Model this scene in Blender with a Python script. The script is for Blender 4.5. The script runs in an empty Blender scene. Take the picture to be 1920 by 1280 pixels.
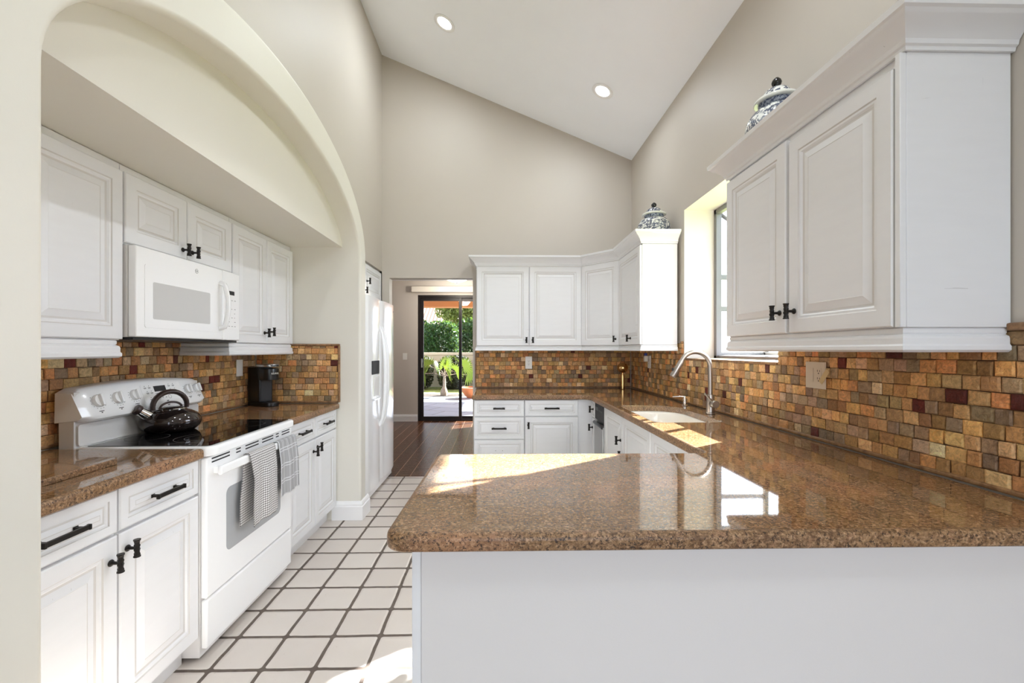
import bpy, bmesh, math, random
from mathutils import Vector, Matrix
from mathutils.geometry import tessellate_polygon
PI = math.pi
R = math.radians
S = bpy.context.scene
C = S.collection
random.seed(7)

# ------------------------------------------------------------------ camera
F_PX, CAM_H, YAW = 810.0, 1.33, R(1.2)
cam_d = bpy.data.cameras.new('camera')
cam_d.sensor_width = 36.0
cam_d.lens = 36.0 * F_PX / 1920.0
cam_d.shift_x = -(934 + F_PX * math.tan(YAW) - 960) / 1920.0
cam_d.shift_y = 16.0 / 1920.0
cam_d.clip_start, cam_d.clip_end = 0.05, 200
cam = bpy.data.objects.new('camera', cam_d)
cam.location = (0, 0, CAM_H)
cam.rotation_euler = (PI / 2, 0, -YAW)
C.objects.link(cam)
S.camera = cam

# ------------------------------------------------------------------ view
vs = S.view_settings
vs.view_transform = 'Standard'
vs.look = 'None'
vs.exposure = 0.76
vs.gamma = 1.0
vs.use_curve_mapping = False
try:
    S.cycles.max_bounces = 14
    S.cycles.diffuse_bounces = 10
    S.cycles.glossy_bounces = 5
    S.cycles.transmission_bounces = 8
    S.cycles.sample_clamp_indirect = 30.0
    S.cycles.caustics_reflective = False
    S.cycles.caustics_refractive = False
    S.cycles.use_denoising = True
except Exception:
    pass

# ------------------------------------------------------------------ sky and sun
w = bpy.data.worlds.new('sky_world')
S.world = w
w.use_nodes = True
nt = w.node_tree
nt.nodes.clear()
o_ = nt.nodes.new('ShaderNodeOutputWorld')
bg = nt.nodes.new('ShaderNodeBackground')
sky = nt.nodes.new('ShaderNodeTexSky')
sky.sky_type = 'NISHITA'
sky.sun_disc = False
sky.sun_elevation = R(32)
sky.sun_rotation = R(55)
hs = nt.nodes.new('ShaderNodeHueSaturation')
hs.inputs['Saturation'].default_value = 0.18
nt.links.new(sky.outputs[0], hs.inputs['Color'])
cool = nt.nodes.new('ShaderNodeMix')
cool.data_type = 'RGBA'
cool.blend_type = 'MULTIPLY'
cool.inputs[0].default_value = 1.0
cool.inputs[7].default_value = (0.90, 0.98, 1.12, 1)
nt.links.new(hs.outputs[0], cool.inputs[6])
nt.links.new(cool.outputs[2], bg.inputs[0])
bg.inputs[1].default_value = 0.62
nt.links.new(bg.outputs[0], o_.inputs[0])

sun_d = bpy.data.lights.new('sun', 'SUN')
sun_d.energy = 40.0
sun_d.angle = R(0.6)
sun_d.color = (1.0, 0.995, 0.985)
sun = bpy.data.objects.new('sun', sun_d)
sun.rotation_euler = Vector((-1, -0.66, -0.763)).to_track_quat('-Z', 'Y').to_euler()
sun.location = (8, 8, 8)
C.objects.link(sun)
CAN_POWER = 7.5

# ------------------------------------------------------------------ materials
def srgb(r, g, b):
    f = lambda c: (c / 255 / 12.92) if c / 255 <= 0.04045 else ((c / 255 + 0.055) / 1.055) ** 2.4
    return (f(r), f(g), f(b), 1.0)

class NT:
    def __init__(s, name):
        s.m = bpy.data.materials.new(name)
        s.m.use_nodes = True
        s.t = s.m.node_tree
        s.b = s.t.nodes['Principled BSDF']
        s.out = s.t.nodes['Material Output']
    def n(s, typ, **kw):
        nd = s.t.nodes.new('ShaderNode' + typ)
        for k, v in kw.items():
            setattr(nd, k, v)
        return nd
    def l(s, a, b):
        s.t.links.new(a, b)
    def set(s, **kw):
        for k, v in kw.items():
            s.b.inputs[k.replace('_', ' ')].default_value = v
        return s
    def math(s, op, a, b=None, c=None):
        nd = s.n('Math', operation=op)
        for i, v in enumerate((a, b, c)):
            if v is None:
                continue
            if isinstance(v, (int, float)):
                nd.inputs[i].default_value = v
            else:
                s.l(v, nd.inputs[i])
        return nd.outputs[0]
    def coord(s, kind='Object', scale=(1, 1, 1)):
        tc = s.n('TexCoord')
        mp = s.n('Mapping')
        mp.inputs['Scale'].default_value = scale
        s.l(tc.outputs[kind], mp.inputs['Vector'])
        return mp.outputs[0]
    def noise(s, vec, scale, detail=3, rough=0.5, dist=0.0):
        nd = s.n('TexNoise')
        nd.inputs['Scale'].default_value = scale
        nd.inputs['Detail'].default_value = detail
        nd.inputs['Roughness'].default_value = rough
        nd.inputs['Distortion'].default_value = dist
        s.l(vec, nd.inputs['Vector'])
        return nd.outputs[0]
    def ramp(s, fac, stops, interp='LINEAR'):
        nd = s.n('ValToRGB')
        nd.color_ramp.interpolation = interp
        e = nd.color_ramp.elements
        while len(e) < len(stops):
            e.new(0.5)
        for el, (p, c) in zip(e, stops):
            el.position = p
            el.color = c
        s.l(fac, nd.inputs[0])
        return nd.outputs[0]
    def mix(s, fac, a, b, blend='MIX'):
        nd = s.n('Mix', data_type='RGBA', blend_type=blend)
        for i, v in ((0, fac), (6, a), (7, b)):
            if isinstance(v, (int, float)):
                nd.inputs[i].default_value = v
            elif isinstance(v, tuple):
                nd.inputs[i].default_value = v
            else:
                s.l(v, nd.inputs[i])
        return nd.outputs[2]
    def bump(s, h, strength=0.3, dist=0.01):
        nd = s.n('Bump')
        nd.inputs['Strength'].default_value = strength
        nd.inputs['Distance'].default_value = dist
        s.l(h, nd.inputs['Height'])
        s.l(nd.outputs[0], s.b.inputs['Normal'])
    def color(s, c):
        if isinstance(c, tuple):
            s.b.inputs['Base Color'].default_value = c
        else:
            s.l(c, s.b.inputs['Base Color'])
        return s

def plain(name, col, rough=0.5, metal=0.0, **kw):
    t = NT(name)
    t.color(col)
    t.set(Roughness=rough, Metallic=metal, **kw)
    return t.m

def painted(name, col, rough=0.6):
    t = NT(name)
    v = t.coord()
    n1 = t.noise(v, 3.0, 2)
    c2 = tuple(x * 0.965 for x in col[:3]) + (1.0,)
    t.color(t.mix(n1, col, c2))
    t.set(Roughness=rough)
    t.bump(t.noise(v, 180, 2), 0.06, 0.002)
    return t.m

M = {}
M['wall'] = painted('wall_paint', srgb(195, 187, 176), 0.55)
M['wall_lit'] = painted('wall_paint_lit', srgb(224, 220, 209), 0.5)  # wall paint lifted where the window faces it, light put into the colour
M['wall_warm'] = painted('wall_paint_warm', srgb(224, 212, 200), 0.55)
M['reveal'] = painted('reveal_paint', srgb(226, 221, 213), 0.6)
M['taupe'] = painted('dining_paint', srgb(205, 196, 186), 0.6)
M['ceil'] = painted('ceiling_paint', srgb(247, 249, 253), 0.8)
M['base'] = painted('trim_paint', srgb(240, 239, 238), 0.35)
M['panel'] = painted('panel_paint', srgb(222, 218, 215), 0.5)

# white painted wood, brushed glaze showing through in thin scratches
t = NT('cabinet_white')
v1 = t.coord('Object', (1.2, 1.2, 34))
v2 = t.coord('Object', (34, 34, 1.2))
def scratch(v, seed):
    a = t.noise(v, 2.3 + seed, 3, 0.6)
    b = t.noise(t.coord('Object', (1, 1, 1)), 4.0 + seed, 2)
    m = t.math('MULTIPLY', t.math('GREATER_THAN', a, 0.725), t.math('GREATER_THAN', b, 0.53))
    return m
mask = t.math('MAXIMUM', scratch(v1, 0.0), scratch(v2, 0.7))
base = t.mix(t.noise(t.coord('Object', (2, 2, 12)), 3, 2), srgb(231, 231, 232), srgb(226, 226, 227))
t.color(t.mix(t.math('MULTIPLY', mask, 0.26), base, srgb(126, 120, 114)))
t.set(Roughness=0.38)
M['cab'] = t.m
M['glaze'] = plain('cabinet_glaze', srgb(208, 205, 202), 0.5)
M['gap'] = plain('cabinet_gap', srgb(150, 146, 142), 0.6)
M['iron'] = NT('black_iron').color(srgb(38, 34, 31)).set(Roughness=0.42, Metallic=0.6).m
M['appl'] = plain('appliance_white', srgb(247, 247, 247), 0.16, Coat_Weight=0.3)
M['appl_side'] = plain('appliance_side', srgb(226, 224, 222), 0.35)
M['appl_grey'] = plain('appliance_grey_mark', srgb(120, 118, 116), 0.5)
M['ovenglass'] = plain('oven_window_glass', srgb(172, 174, 176), 0.08)
M['mwglass'] = plain('microwave_window_glass', srgb(204, 203, 201), 0.08)
M['black'] = plain('black_plastic', srgb(22, 22, 23), 0.3)
M['mark'] = plain('black_mark', srgb(26, 26, 28), 0.6)
M['grey_panel'] = plain('dark_grey_plastic', srgb(50, 50, 52), 0.65)
M['glossblack'] = plain('black_ceramic_glass', srgb(10, 10, 11), 0.04, Specular_IOR_Level=0.7)
M['burner'] = plain('burner_print', srgb(120, 118, 116), 0.25)
M['kettle'] = plain('kettle_enamel', srgb(48, 38, 36), 0.10, 0.35, Coat_Weight=0.6, Coat_Roughness=0.04)
M['kettle_handle'] = plain('kettle_handle', srgb(62, 46, 42), 0.35)
M['chrome'] = plain('chrome', (0.85, 0.85, 0.85, 1), 0.08, 1.0)
t = NT('brushed_nickel')
t.color(srgb(176, 168, 160)).set(Roughness=0.34, Metallic=1.0)
M['nickel'] = t.m
M['steel'] = plain('stainless_steel', srgb(176, 174, 172), 0.28, 0.9)
M['brass'] = plain('polished_brass', srgb(226, 186, 128), 0.14, 1.0)
M['sink'] = plain('sink_porcelain', srgb(238, 233, 224), 0.12)
M['plate'] = plain('outlet_plate', srgb(240, 238, 232), 0.3)
M['almond'] = plain('almond_plate', srgb(222, 208, 186), 0.35)
M['paper'] = plain('paper_tag', srgb(214, 190, 140), 0.7)
M['blueplug'] = plain('blue_plastic', srgb(70, 90, 190), 0.3)
M['bronze'] = plain('bronze_frame', srgb(30, 22, 19), 0.45, 0.3)
M['winframe'] = plain('grey_window_frame', srgb(128, 128, 130), 0.45, 0.3)
M['winfloor'] = plain('window_floor_laminate', srgb(176, 174, 170), 0.5)
M['valance'] = plain('valance_fabric', srgb(226, 218, 204), 0.8)
M['terra'] = plain('terracotta_stucco', srgb(206, 138, 88), 0.9)
M['pot'] = plain('terracotta_bowl', srgb(196, 112, 60), 0.8)

def emit(name, col, st):
    m = bpy.data.materials.new(name)
    m.use_nodes = True
    tt = m.node_tree
    b = tt.nodes['Principled BSDF']
    b.inputs['Emission Color'].default_value = col
    b.inputs['Emission Strength'].default_value = st
    b.inputs['Base Color'].default_value = (0.9, 0.9, 0.9, 1)
    return m
M['lamp'] = emit('lamp_lens', (1, 0.98, 0.95, 1), 3.0)
M['dome'] = emit('lamp_dome_glass', (1, 0.93, 0.82, 1), 0.9)

def glass(name, tint=(1, 1, 1, 1), graze=0.75):
    m = bpy.data.materials.new(name)
    m.use_nodes = True
    tt = m.node_tree
    tt.nodes.clear()
    out = tt.nodes.new('ShaderNodeOutputMaterial')
    tr = tt.nodes.new('ShaderNodeBsdfTransparent')
    gl = tt.nodes.new('ShaderNodeBsdfGlossy')
    gl.inputs['Roughness'].default_value = 0.01
    tr.inputs[0].default_value = tint
    lw = tt.nodes.new('ShaderNodeLayerWeight')
    lw.inputs[0].default_value = 0.5
    pw_ = tt.nodes.new('ShaderNodeMath')
    pw_.operation = 'POWER'
    pw_.inputs[1].default_value = 4.0
    tt.links.new(lw.outputs['Facing'], pw_.inputs[0])
    fr = tt.nodes.new('ShaderNodeMath')
    fr.operation = 'MULTIPLY_ADD'
    fr.inputs[1].default_value = graze
    fr.inputs[2].default_value = 0.04
    tt.links.new(pw_.outputs[0], fr.inputs[0])
    mx = tt.nodes.new('ShaderNodeMixShader')
    tt.links.new(fr.outputs[0], mx.inputs[0])
    tt.links.new(tr.outputs[0], mx.inputs[1])
    tt.links.new(gl.outputs[0], mx.inputs[2])
    tt.links.new(mx.outputs[0], out.inputs[0])
    return m
M['glass'] = glass('window_glass', (0.96, 0.97, 0.97, 1))
M['doorglass'] = glass('dimming_door_glass', (0.60, 0.62, 0.62, 1))  # grey tint added to dim the bright view outside
M['shelfglass'] = glass('shelf_glass', (0.95, 0.97, 0.97, 1), 0.12)

# polished granite
def granite(name, rough=0.04, ior=1.95, speck=0.72):
    t = NT(name)
    v = t.coord('Object', (1, 1, 1))
    vs_ = t.coord('Object', (1.0, 1.45, 1.2))
    big = t.noise(vs_, 2.6, 5, 0.62, 0.8)
    flow = t.noise(t.coord('Object', (1.0, 2.6, 1.6)), 26, 5, 0.7, 1.4)
    mid = t.noise(vs_, 105, 4, 0.7, 0.2)
    fine = t.noise(v, 150, 3, 0.75)
    a = t.ramp(mid, [(0.32, srgb(86, 62, 42)), (0.45, srgb(124, 94, 65)), (0.56, srgb(152, 120, 88)), (0.70, srgb(186, 154, 122))])
    warm = t.mix(t.math('MULTIPLY', t.ramp(big, [(0.42, (0, 0, 0, 1)), (0.66, (1, 1, 1, 1))]), 0.42), a, srgb(158, 118, 72))
    warm = t.mix(t.math('MULTIPLY', t.ramp(flow, [(0.40, (1, 1, 1, 1)), (0.52, (0, 0, 0, 1))]), 0.42), warm, srgb(86, 56, 36))
    pz = t.ramp(t.noise(v, 3.4, 3, 0.5), [(0.52, (0, 0, 0, 1)), (0.66, (1, 1, 1, 1))])
    warm = t.mix(t.math('MULTIPLY', pz, 0.4), warm, srgb(192, 138, 104))
    dk = t.ramp(fine, [(0.40, (1, 1, 1, 1)), (0.45, (0, 0, 0, 1))])
    c = t.mix(t.math('MULTIPLY', dk, speck), warm, srgb(50, 36, 28))
    lt = t.ramp(t.noise(v, 110, 3, 0.6), [(0.58, (0, 0, 0, 1)), (0.64, (1, 1, 1, 1))])
    c = t.mix(t.math('MULTIPLY', lt, 0.45), c, srgb(214, 172, 134))
    spot = t.math('MULTIPLY', t.ramp(t.noise(v, 88, 4, 0.75, 0.6), [(0.38, (1, 1, 1, 1)), (0.43, (0, 0, 0, 1))]),
                  t.ramp(t.noise(v, 5.5, 3), [(0.44, (0.15, 0.15, 0.15, 1)), (0.6, (1, 1, 1, 1))]))
    c = t.mix(t.math('MULTIPLY', spot, 0.9), c, srgb(40, 32, 30))
    pink = t.ramp(t.noise(v, 34, 4, 0.7), [(0.58, (0, 0, 0, 1)), (0.68, (1, 1, 1, 1))])
    c = t.mix(t.math('MULTIPLY', pink, 0.3), c, srgb(190, 142, 112))
    t.color(c)
    t.set(Roughness=rough, IOR=ior)
    return t.m
M['granite'] = granite('polished_granite')
M['granite_edge'] = granite('honed_granite_edge', 0.42, 1.4, 0.9)

# stone mosaic
t = NT('tumbled_stone_mosaic')
at = t.n('Attribute', attribute_name='tint')
v = t.coord()
n1 = t.noise(v, 55, 5, 0.65, 1.2)
c = t.mix(1.0, at.outputs['Color'], t.ramp(n1, [(0.3, (0.62, 0.58, 0.54, 1)), (0.5, (0.95, 0.95, 0.95, 1)), (0.72, (1.3, 1.28, 1.22, 1))]), 'MULTIPLY')
t.color(c)
t.set(Roughness=0.5)
t.bump(t.noise(v, 48, 6, 0.7, 1.2), 0.7, 0.012)
M['mosaic'] = t.m
t = NT('mosaic_grout')
t.color(srgb(84, 58, 36)).set(Roughness=0.9)
M['grout'] = t.m
t = NT('stone_liner')
v = t.coord()
t.color(t.ramp(t.noise(v, 40, 4, 0.6), [(0.3, srgb(104, 72, 44)), (0.7, srgb(168, 128, 88))]))
t.set(Roughness=0.45)
t.bump(t.noise(v, 80, 4), 0.3, 0.003)
M['liner'] = t.m

# hand made floor tile with wide dark joints
t = NT('clay_tile_floor')
tc = t.n('TexCoord')
sp = t.n('SeparateXYZ')
wob = t.n('TexNoise')
wob.inputs['Scale'].default_value = 7
wob.inputs['Detail'].default_value = 3
t.l(tc.outputs['Object'], wob.inputs['Vector'])
va = t.n('VectorMath', operation='MULTIPLY_ADD')
t.l(wob.outputs['Color'], va.inputs[0])
va.inputs[1].default_value = (0.010, 0.010, 0)
t.l(tc.outputs['Object'], va.inputs[2])
t.l(va.outputs[0], sp.inputs[0])
PXT, PYT, X0T, Y0T = 0.217, 0.2075, -1.2 + 0.005, 1.817 + 0.005
fx = t.math('DIVIDE', t.math('SUBTRACT', sp.outputs[0], X0T), PXT)
fy = t.math('DIVIDE', t.math('SUBTRACT', sp.outputs[1], Y0T), PYT)
ix, iy = t.math('FLOOR', fx), t.math('FLOOR', fy)
rx, ry = t.math('SUBTRACT', fx, ix), t.math('SUBTRACT', fy, iy)
rad = 0.011
qx = t.math('SUBTRACT', t.math('MULTIPLY', t.math('ABSOLUTE', t.math('SUBTRACT', rx, 0.5)), PXT), PXT / 2 - 0.0082 - rad)
qy = t.math('SUBTRACT', t.math('MULTIPLY', t.math('ABSOLUTE', t.math('SUBTRACT', ry, 0.5)), PYT), PYT / 2 - 0.0082 - rad)
mx, my = t.math('MAXIMUM', qx, 0.0), t.math('MAXIMUM', qy, 0.0)
ln = t.math('SQRT', t.math('ADD', t.math('MULTIPLY', mx, mx), t.math('MULTIPLY', my, my)))
sd = t.math('SUBTRACT', t.math('ADD', ln, t.math('MINIMUM', t.math('MAXIMUM', qx, qy), 0.0)), rad)
mr = t.n('MapRange', interpolation_type='SMOOTHSTEP')
mr.inputs[1].default_value = -0.0015
mr.inputs[2].default_value = 0.0015
t.l(sd, mr.inputs[0])
cb = t.n('CombineXYZ')
t.l(ix, cb.inputs[0])
t.l(iy, cb.inputs[1])
wn = t.n('TexWhiteNoise')
t.l(cb.outputs[0], wn.inputs['Vector'])
v = t.coord()
tile = t.mix(wn.outputs['Value'], srgb(217, 209, 201), srgb(206, 197, 189))
tile = t.mix(t.math('MULTIPLY', t.noise(v, 9, 4), 0.5), tile, srgb(198, 187, 177))
sp1 = t.math('MULTIPLY', t.math('GREATER_THAN', t.noise(v, 75, 2), 0.73), 0.4)
tile = t.mix(sp1, tile, srgb(150, 128, 108))
grout = t.mix(t.noise(v, 30, 4), srgb(72, 60, 54), srgb(118, 106, 96))
t.color(t.mix(mr.outputs[0], tile, grout))
t.l(t.math('MULTIPLY_ADD', mr.outputs[0], 0.5, 0.3), t.b.inputs['Roughness'])
mr2 = t.n('MapRange', interpolation_type='SMOOTHSTEP')
mr2.inputs[1].default_value = -0.012
mr2.inputs[2].default_value = 0.002
t.l(sd, mr2.inputs[0])
h = t.math('SUBTRACT', t.math('MULTIPLY', t.noise(v, 9, 2), 0.6), mr2.outputs[0])
t.bump(h, 0.6, 0.004)
M['tile'] = t.m

# scraped dark planks
t = NT('scraped_plank_floor')
tc = t.n('TexCoord')
sp = t.n('SeparateXYZ')
t.l(tc.outputs['Object'], sp.inputs[0])
pw = 0.155
fx = t.math('DIVIDE', sp.outputs[0], pw)
ix = t.math('FLOOR', fx)
fr_ = t.math('SUBTRACT', fx, ix)
gap = t.math('LESS_THAN', t.math('MINIMUM', fr_, t.math('SUBTRACT', 1.0, fr_)), 0.018)
wn = t.n('TexWhiteNoise', noise_dimensions='1D')
t.l(ix, wn.inputs['W'])
grain = t.noise(t.coord('Object', (40, 2.0, 1)), 1.5, 4)
c = t.mix(wn.outputs['Value'], srgb(104, 68, 46), srgb(80, 50, 34))
c = t.mix(t.math('MULTIPLY', grain, 0.5), c, srgb(58, 36, 24))
t.color(t.mix(gap, c, srgb(170, 140, 116)))
t.set(Roughness=0.24)
wv = t.n('TexWave', bands_direction='Y')
wv.inputs['Scale'].default_value = 9
wv.inputs['Distortion'].default_value = 5
wv.inputs['Detail'].default_value = 2
wv.inputs['Detail Scale'].default_value = 1.2
t.l(tc.outputs['Object'], wv.inputs['Vector'])
t.bump(wv.outputs['Fac'], 0.35, 0.006)
M['planks'] = t.m

t = NT('patio_paver')
br = t.n('TexBrick')
br.inputs['Scale'].default_value = 1.0
br.inputs['Brick Width'].default_value = 0.9
br.inputs['Row Height'].default_value = 0.55
br.inputs['Mortar Size'].default_value = 0.012
br.inputs['Color1'].default_value = srgb(176, 184, 200)
br.inputs['Color2'].default_value = srgb(158, 166, 184)
br.inputs['Mortar'].default_value = srgb(112, 112, 118)
mp = t.n('Mapping')
mp.inputs['Rotation'].default_value = (0, 0, R(24))
tc = t.n('TexCoord')
t.l(tc.outputs['Object'], mp.inputs[0])
t.l(mp.outputs[0], br.inputs['Vector'])
t.color(br.outputs[0]).set(Roughness=0.7)
M['paver'] = t.m

def mottled(name, stops, scale, rough=0.9, bump=0.0):
    t = NT(name)
    v = t.coord()
    n = t.noise(v, scale, 5, 0.6)
    t.color(t.ramp(n, stops)).set(Roughness=rough)
    if bump:
        t.bump(n, bump, 0.02)
    return t.m
M['lawn'] = mottled('lawn', [(0.3, srgb(96, 112, 52)), (0.7, srgb(168, 176, 98))], 14, 0.95, 0.5)
M['soil'] = mottled('soil', [(0.3, srgb(46, 40, 36)), (0.7, srgb(92, 80, 70))], 20, 0.95, 0.5)
M['garden_wall'] = plain('garden_wall_stucco', srgb(222, 208, 186), 0.9)
M['house_wall'] = plain('white_stucco', srgb(240, 240, 238), 0.9)
M['stonepost'] = mottled('pale_stone', [(0.3, srgb(206, 188, 140)), (0.7, srgb(236, 222, 180))], 9)
M['bark'] = mottled('bark', [(0.3, srgb(120, 104, 88)), (0.7, srgb(176, 160, 140))], 30)

def leafmat(name, a, b):
    t = NT(name)
    at = t.n('Attribute', attribute_name='tint')
    sp = t.n('SeparateColor')
    t.l(at.outputs['Color'], sp.inputs[0])
    col = t.mix(sp.outputs[0], a, b)
    t.color(col)
    t.set(Roughness=0.45)
    tr = t.n('BsdfTranslucent')
    t.l(t.mix(0.35, col, srgb(140, 160, 50), 'MIX'), tr.inputs[0])
    mx = t.n('MixShader')
    mx.inputs[0].default_value = 0.35
    t.l(t.b.outputs[0], mx.inputs[1])
    t.l(tr.outputs[0], mx.inputs[2])
    t.l(mx.outputs[0], t.out.inputs[0])
    return t.m
M['leaf_dark'] = leafmat('dark_hedge_leaf', srgb(22, 32, 20), srgb(58, 56, 34))
M['leaf_green'] = leafmat('green_shrub_leaf', srgb(24, 66, 34), srgb(62, 104, 46))
M['leaf_yellow'] = leafmat('yellow_tree_leaf', srgb(112, 128, 54), srgb(172, 174, 104))
M['leaf_palm'] = leafmat('palm_leaf', srgb(40, 74, 26), srgb(104, 116, 38))

# terracotta roof tile of the neighbour house
t = NT('roof_tile')
wv = t.n('TexWave', bands_direction='X')
wv.inputs['Scale'].default_value = 1.6
v = t.coord()
t.l(v, wv.inputs['Vector'])
t.color(t.ramp(wv.outputs['Fac'], [(0.15, srgb(120, 84, 70)), (0.7, srgb(214, 182, 160))])).set(Roughness=0.9)
M['rooftile'] = t.m

# blue and white porcelain
t = NT('blue_white_porcelain')
tc = t.n('TexCoord')
v = t.coord()
big = t.noise(v, 13, 3, 0.55, 2.4)
sm = t.noise(v, 42, 4, 0.6, 1.5)
s1 = t.ramp(big, [(0.475, (0, 0, 0, 1)), (0.495, (1, 1, 1, 1)), (0.60, (1, 1, 1, 1)), (0.62, (0, 0, 0, 1))])
s2 = t.ramp(sm, [(0.55, (0, 0, 0, 1)), (0.59, (1, 1, 1, 1))])
c = t.mix(t.math('MULTIPLY', s2, 0.75), srgb(236, 236, 230), srgb(78, 88, 112))
c = t.mix(t.math('MULTIPLY', s1, 0.92), c, t.mix(sm, srgb(24, 30, 54), srgb(86, 96, 124)))
t.color(c).set(Roughness=0.12)
M['porcelain'] = t.m
M['porc_white'] = plain('porcelain_glaze', srgb(226, 226, 218), 0.12)
t = NT('porcelain_band')
v = t.coord()
t.color(t.ramp(t.noise(v, 90, 3), [(0.42, srgb(60, 70, 98)), (0.58, srgb(150, 158, 172))])).set(Roughness=0.15)
M['porc_band'] = t.m

# towels, woven patterns in cloth coordinates
def cloth(name, kind):
    t = NT(name)
    uv = t.n('TexCoord')
    sp = t.n('SeparateXYZ')
    t.l(uv.outputs['UV'], sp.inputs[0])
    def stripe(c, period, frac, off=0.0):
        d = t.math('DIVIDE', t.math('ADD', c, off), period)
        f = t.math('SUBTRACT', d, t.math('FLOOR', d))
        return t.math('LESS_THAN', f, frac)
    if kind == 'check':
        a = stripe(sp.outputs[0], 0.0115, 0.5)
        b = stripe(sp.outputs[1], 0.0115, 0.5)
        s = t.math('MULTIPLY', t.math('ADD', a, b), 0.5)
        t.color(t.ramp(s, [(0.0, srgb(240, 239, 237)), (0.5, srgb(176, 172, 170)), (1.0, srgb(96, 90, 90))]))
    else:
        a = stripe(sp.outputs[0], 0.062, 0.09)
        a2 = stripe(sp.outputs[0], 0.062, 0.07, 0.016)
        b = stripe(sp.outputs[1], 0.085, 0.06)
        b2 = stripe(sp.outputs[1], 0.085, 0.05, 0.014)
        s = t.math('MAXIMUM', t.math('MAXIMUM', a, a2), t.math('MAXIMUM', b, b2))
        t.color(t.mix(s, srgb(158, 157, 157), srgb(206, 206, 208)))
    t.set(Roughness=0.95)
    return t.m
M['check'] = cloth('gingham_cloth', 'check')
M['plaid'] = cloth('grey_plaid_cloth', 'plaid')

# ------------------------------------------------------------------ mesh helpers
def new_bm():
    return bmesh.new()

def box(bm, x0, x1, y0, y1, z0, z1, bev=0.0, seg=2, mi=0):
    vv = [bm.verts.new((x, y, z)) for x in (x0, x1) for y in (y0, y1) for z in (z0, z1)]
    ff = []
    for idx in ((0, 1, 3, 2), (4, 6, 7, 5), (0, 4, 5, 1), (2, 3, 7, 6), (0, 2, 6, 4), (1, 5, 7, 3)):
        f = bm.faces.new([vv[i] for i in idx])
        f.material_index = mi
        ff.append(f)
    if bev > 0:
        ed = list({e for f in ff for e in f.edges})
        bmesh.ops.bevel(bm, geom=ed, offset=bev, segments=seg, affect='EDGES', profile=0.5, material=mi)
    return vv

def quad(bm, pts, mi=0):
    f = bm.faces.new([bm.verts.new(p) for p in pts])
    f.material_index = mi
    return f

def lathe(bm, prof, n=24, center=(0, 0, 0), axis='Z', mi=0, cap=True):
    cx, cy, cz = center
    rings = []
    for r, h in prof:
        ring = []
        for i in range(n):
            a = 2 * PI * i / n
            p = (r * math.cos(a), r * math.sin(a), h)
            if axis == 'X':
                p = (p[2], p[0], p[1])
            elif axis == 'Y':
                p = (p[1], p[2], p[0])
            ring.append(bm.verts.new((p[0] + cx, p[1] + cy, p[2] + cz)))
        rings.append(ring)
    for a, b in zip(rings, rings[1:]):
        for i in range(n):
            f = bm.faces.new((a[i], a[(i + 1) % n], b[(i + 1) % n], b[i]))
            f.material_index = mi
            f.smooth = True
    if cap:
        for ring, rev in ((rings[0], True), (rings[-1], False)):
            f = bm.faces.new(ring[::-1] if rev else ring)
            f.material_index = mi
    return rings

def tube(bm, pts, rads, n=12, mi=0, flat=1.0):
    pts = [Vector(p) for p in pts]
    if isinstance(rads, (int, float)):
        rads = [rads] * len(pts)
    rings = []
    up = None
    for i, p in enumerate(pts):
        d = (pts[min(i + 1, len(pts) - 1)] - pts[max(i - 1, 0)]).normalized()
        if up is None:
            up = Vector((0, 0, 1)) if abs(d.z) < 0.9 else Vector((1, 0, 0))
        a = d.cross(up)
        if a.length < 1e-5:
            a = d.orthogonal()
        a.normalize()
        b = a.cross(d).normalized()
        up = b
        rings.append([bm.verts.new(p + (a * math.cos(2 * PI * k / n) + b * math.sin(2 * PI * k / n) * flat) * rads[i]) for k in range(n)])
    for a, b in zip(rings, rings[1:]):
        for i in range(n):
            f = bm.faces.new((a[i], a[(i + 1) % n], b[(i + 1) % n], b[i]))
            f.smooth = True
            f.material_index = mi
    for ring, rev in ((rings[0], True), (rings[-1], False)):
        f = bm.faces.new(ring[::-1] if rev else ring)
        f.material_index = mi
    return rings

def prism(bm, poly, axis, a0, a1, mi=0, bev=0.0):
    """extrude a 2-D polygon; axis = extrusion axis letter, poly in the other two axes in order"""
    def P(p, a):
        if axis == 'X':
            return (a, p[0], p[1])
        if axis == 'Y':
            return (p[0], a, p[1])
        return (p[0], p[1], a)
    A = [bm.verts.new(P(p, a0)) for p in poly]
    B = [bm.verts.new(P(p, a1)) for p in poly]
    ff = [bm.faces.new(A), bm.faces.new(B[::-1])]
    n = len(poly)
    for i in range(n):
        ff.append(bm.faces.new((A[i], B[i], B[(i + 1) % n], A[(i + 1) % n])))
    for f in ff:
        f.material_index = mi
    if bev > 0:
        ed = list({e for f in ff for e in f.edges})
        bmesh.ops.bevel(bm, geom=ed, offset=bev, segments=2, affect='EDGES', profile=0.5, material=mi)
    return ff

def obj(name, bm, mats, parent=None, loc=(0, 0, 0), rot=0.0, smooth=35, fixn=True):
    if fixn:
        bmesh.ops.recalc_face_normals(bm, faces=bm.faces)
    me = bpy.data.meshes.new(name)
    bm.to_mesh(me)
    bm.free()
    if not isinstance(mats, (list, tuple)):
        mats = [mats]
    for m in mats:
        me.materials.append(m)
    if smooth:
        for p in me.polygons:
            p.use_smooth = True
        me.set_sharp_from_angle(angle=R(smooth))
        for p in me.polygons:                      # flat axis-aligned faces keep their true normal next to rounded edges
            nn = p.normal
            if max(abs(nn.x), abs(nn.y), abs(nn.z)) > 0.99999 and p.area > 2e-5:
                p.use_smooth = False
    o = bpy.data.objects.new(name, me)
    C.objects.link(o)
    o.location = loc
    o.rotation_euler = (0, 0, rot)
    if parent is not None:
        o.parent = parent
    return o

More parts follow.
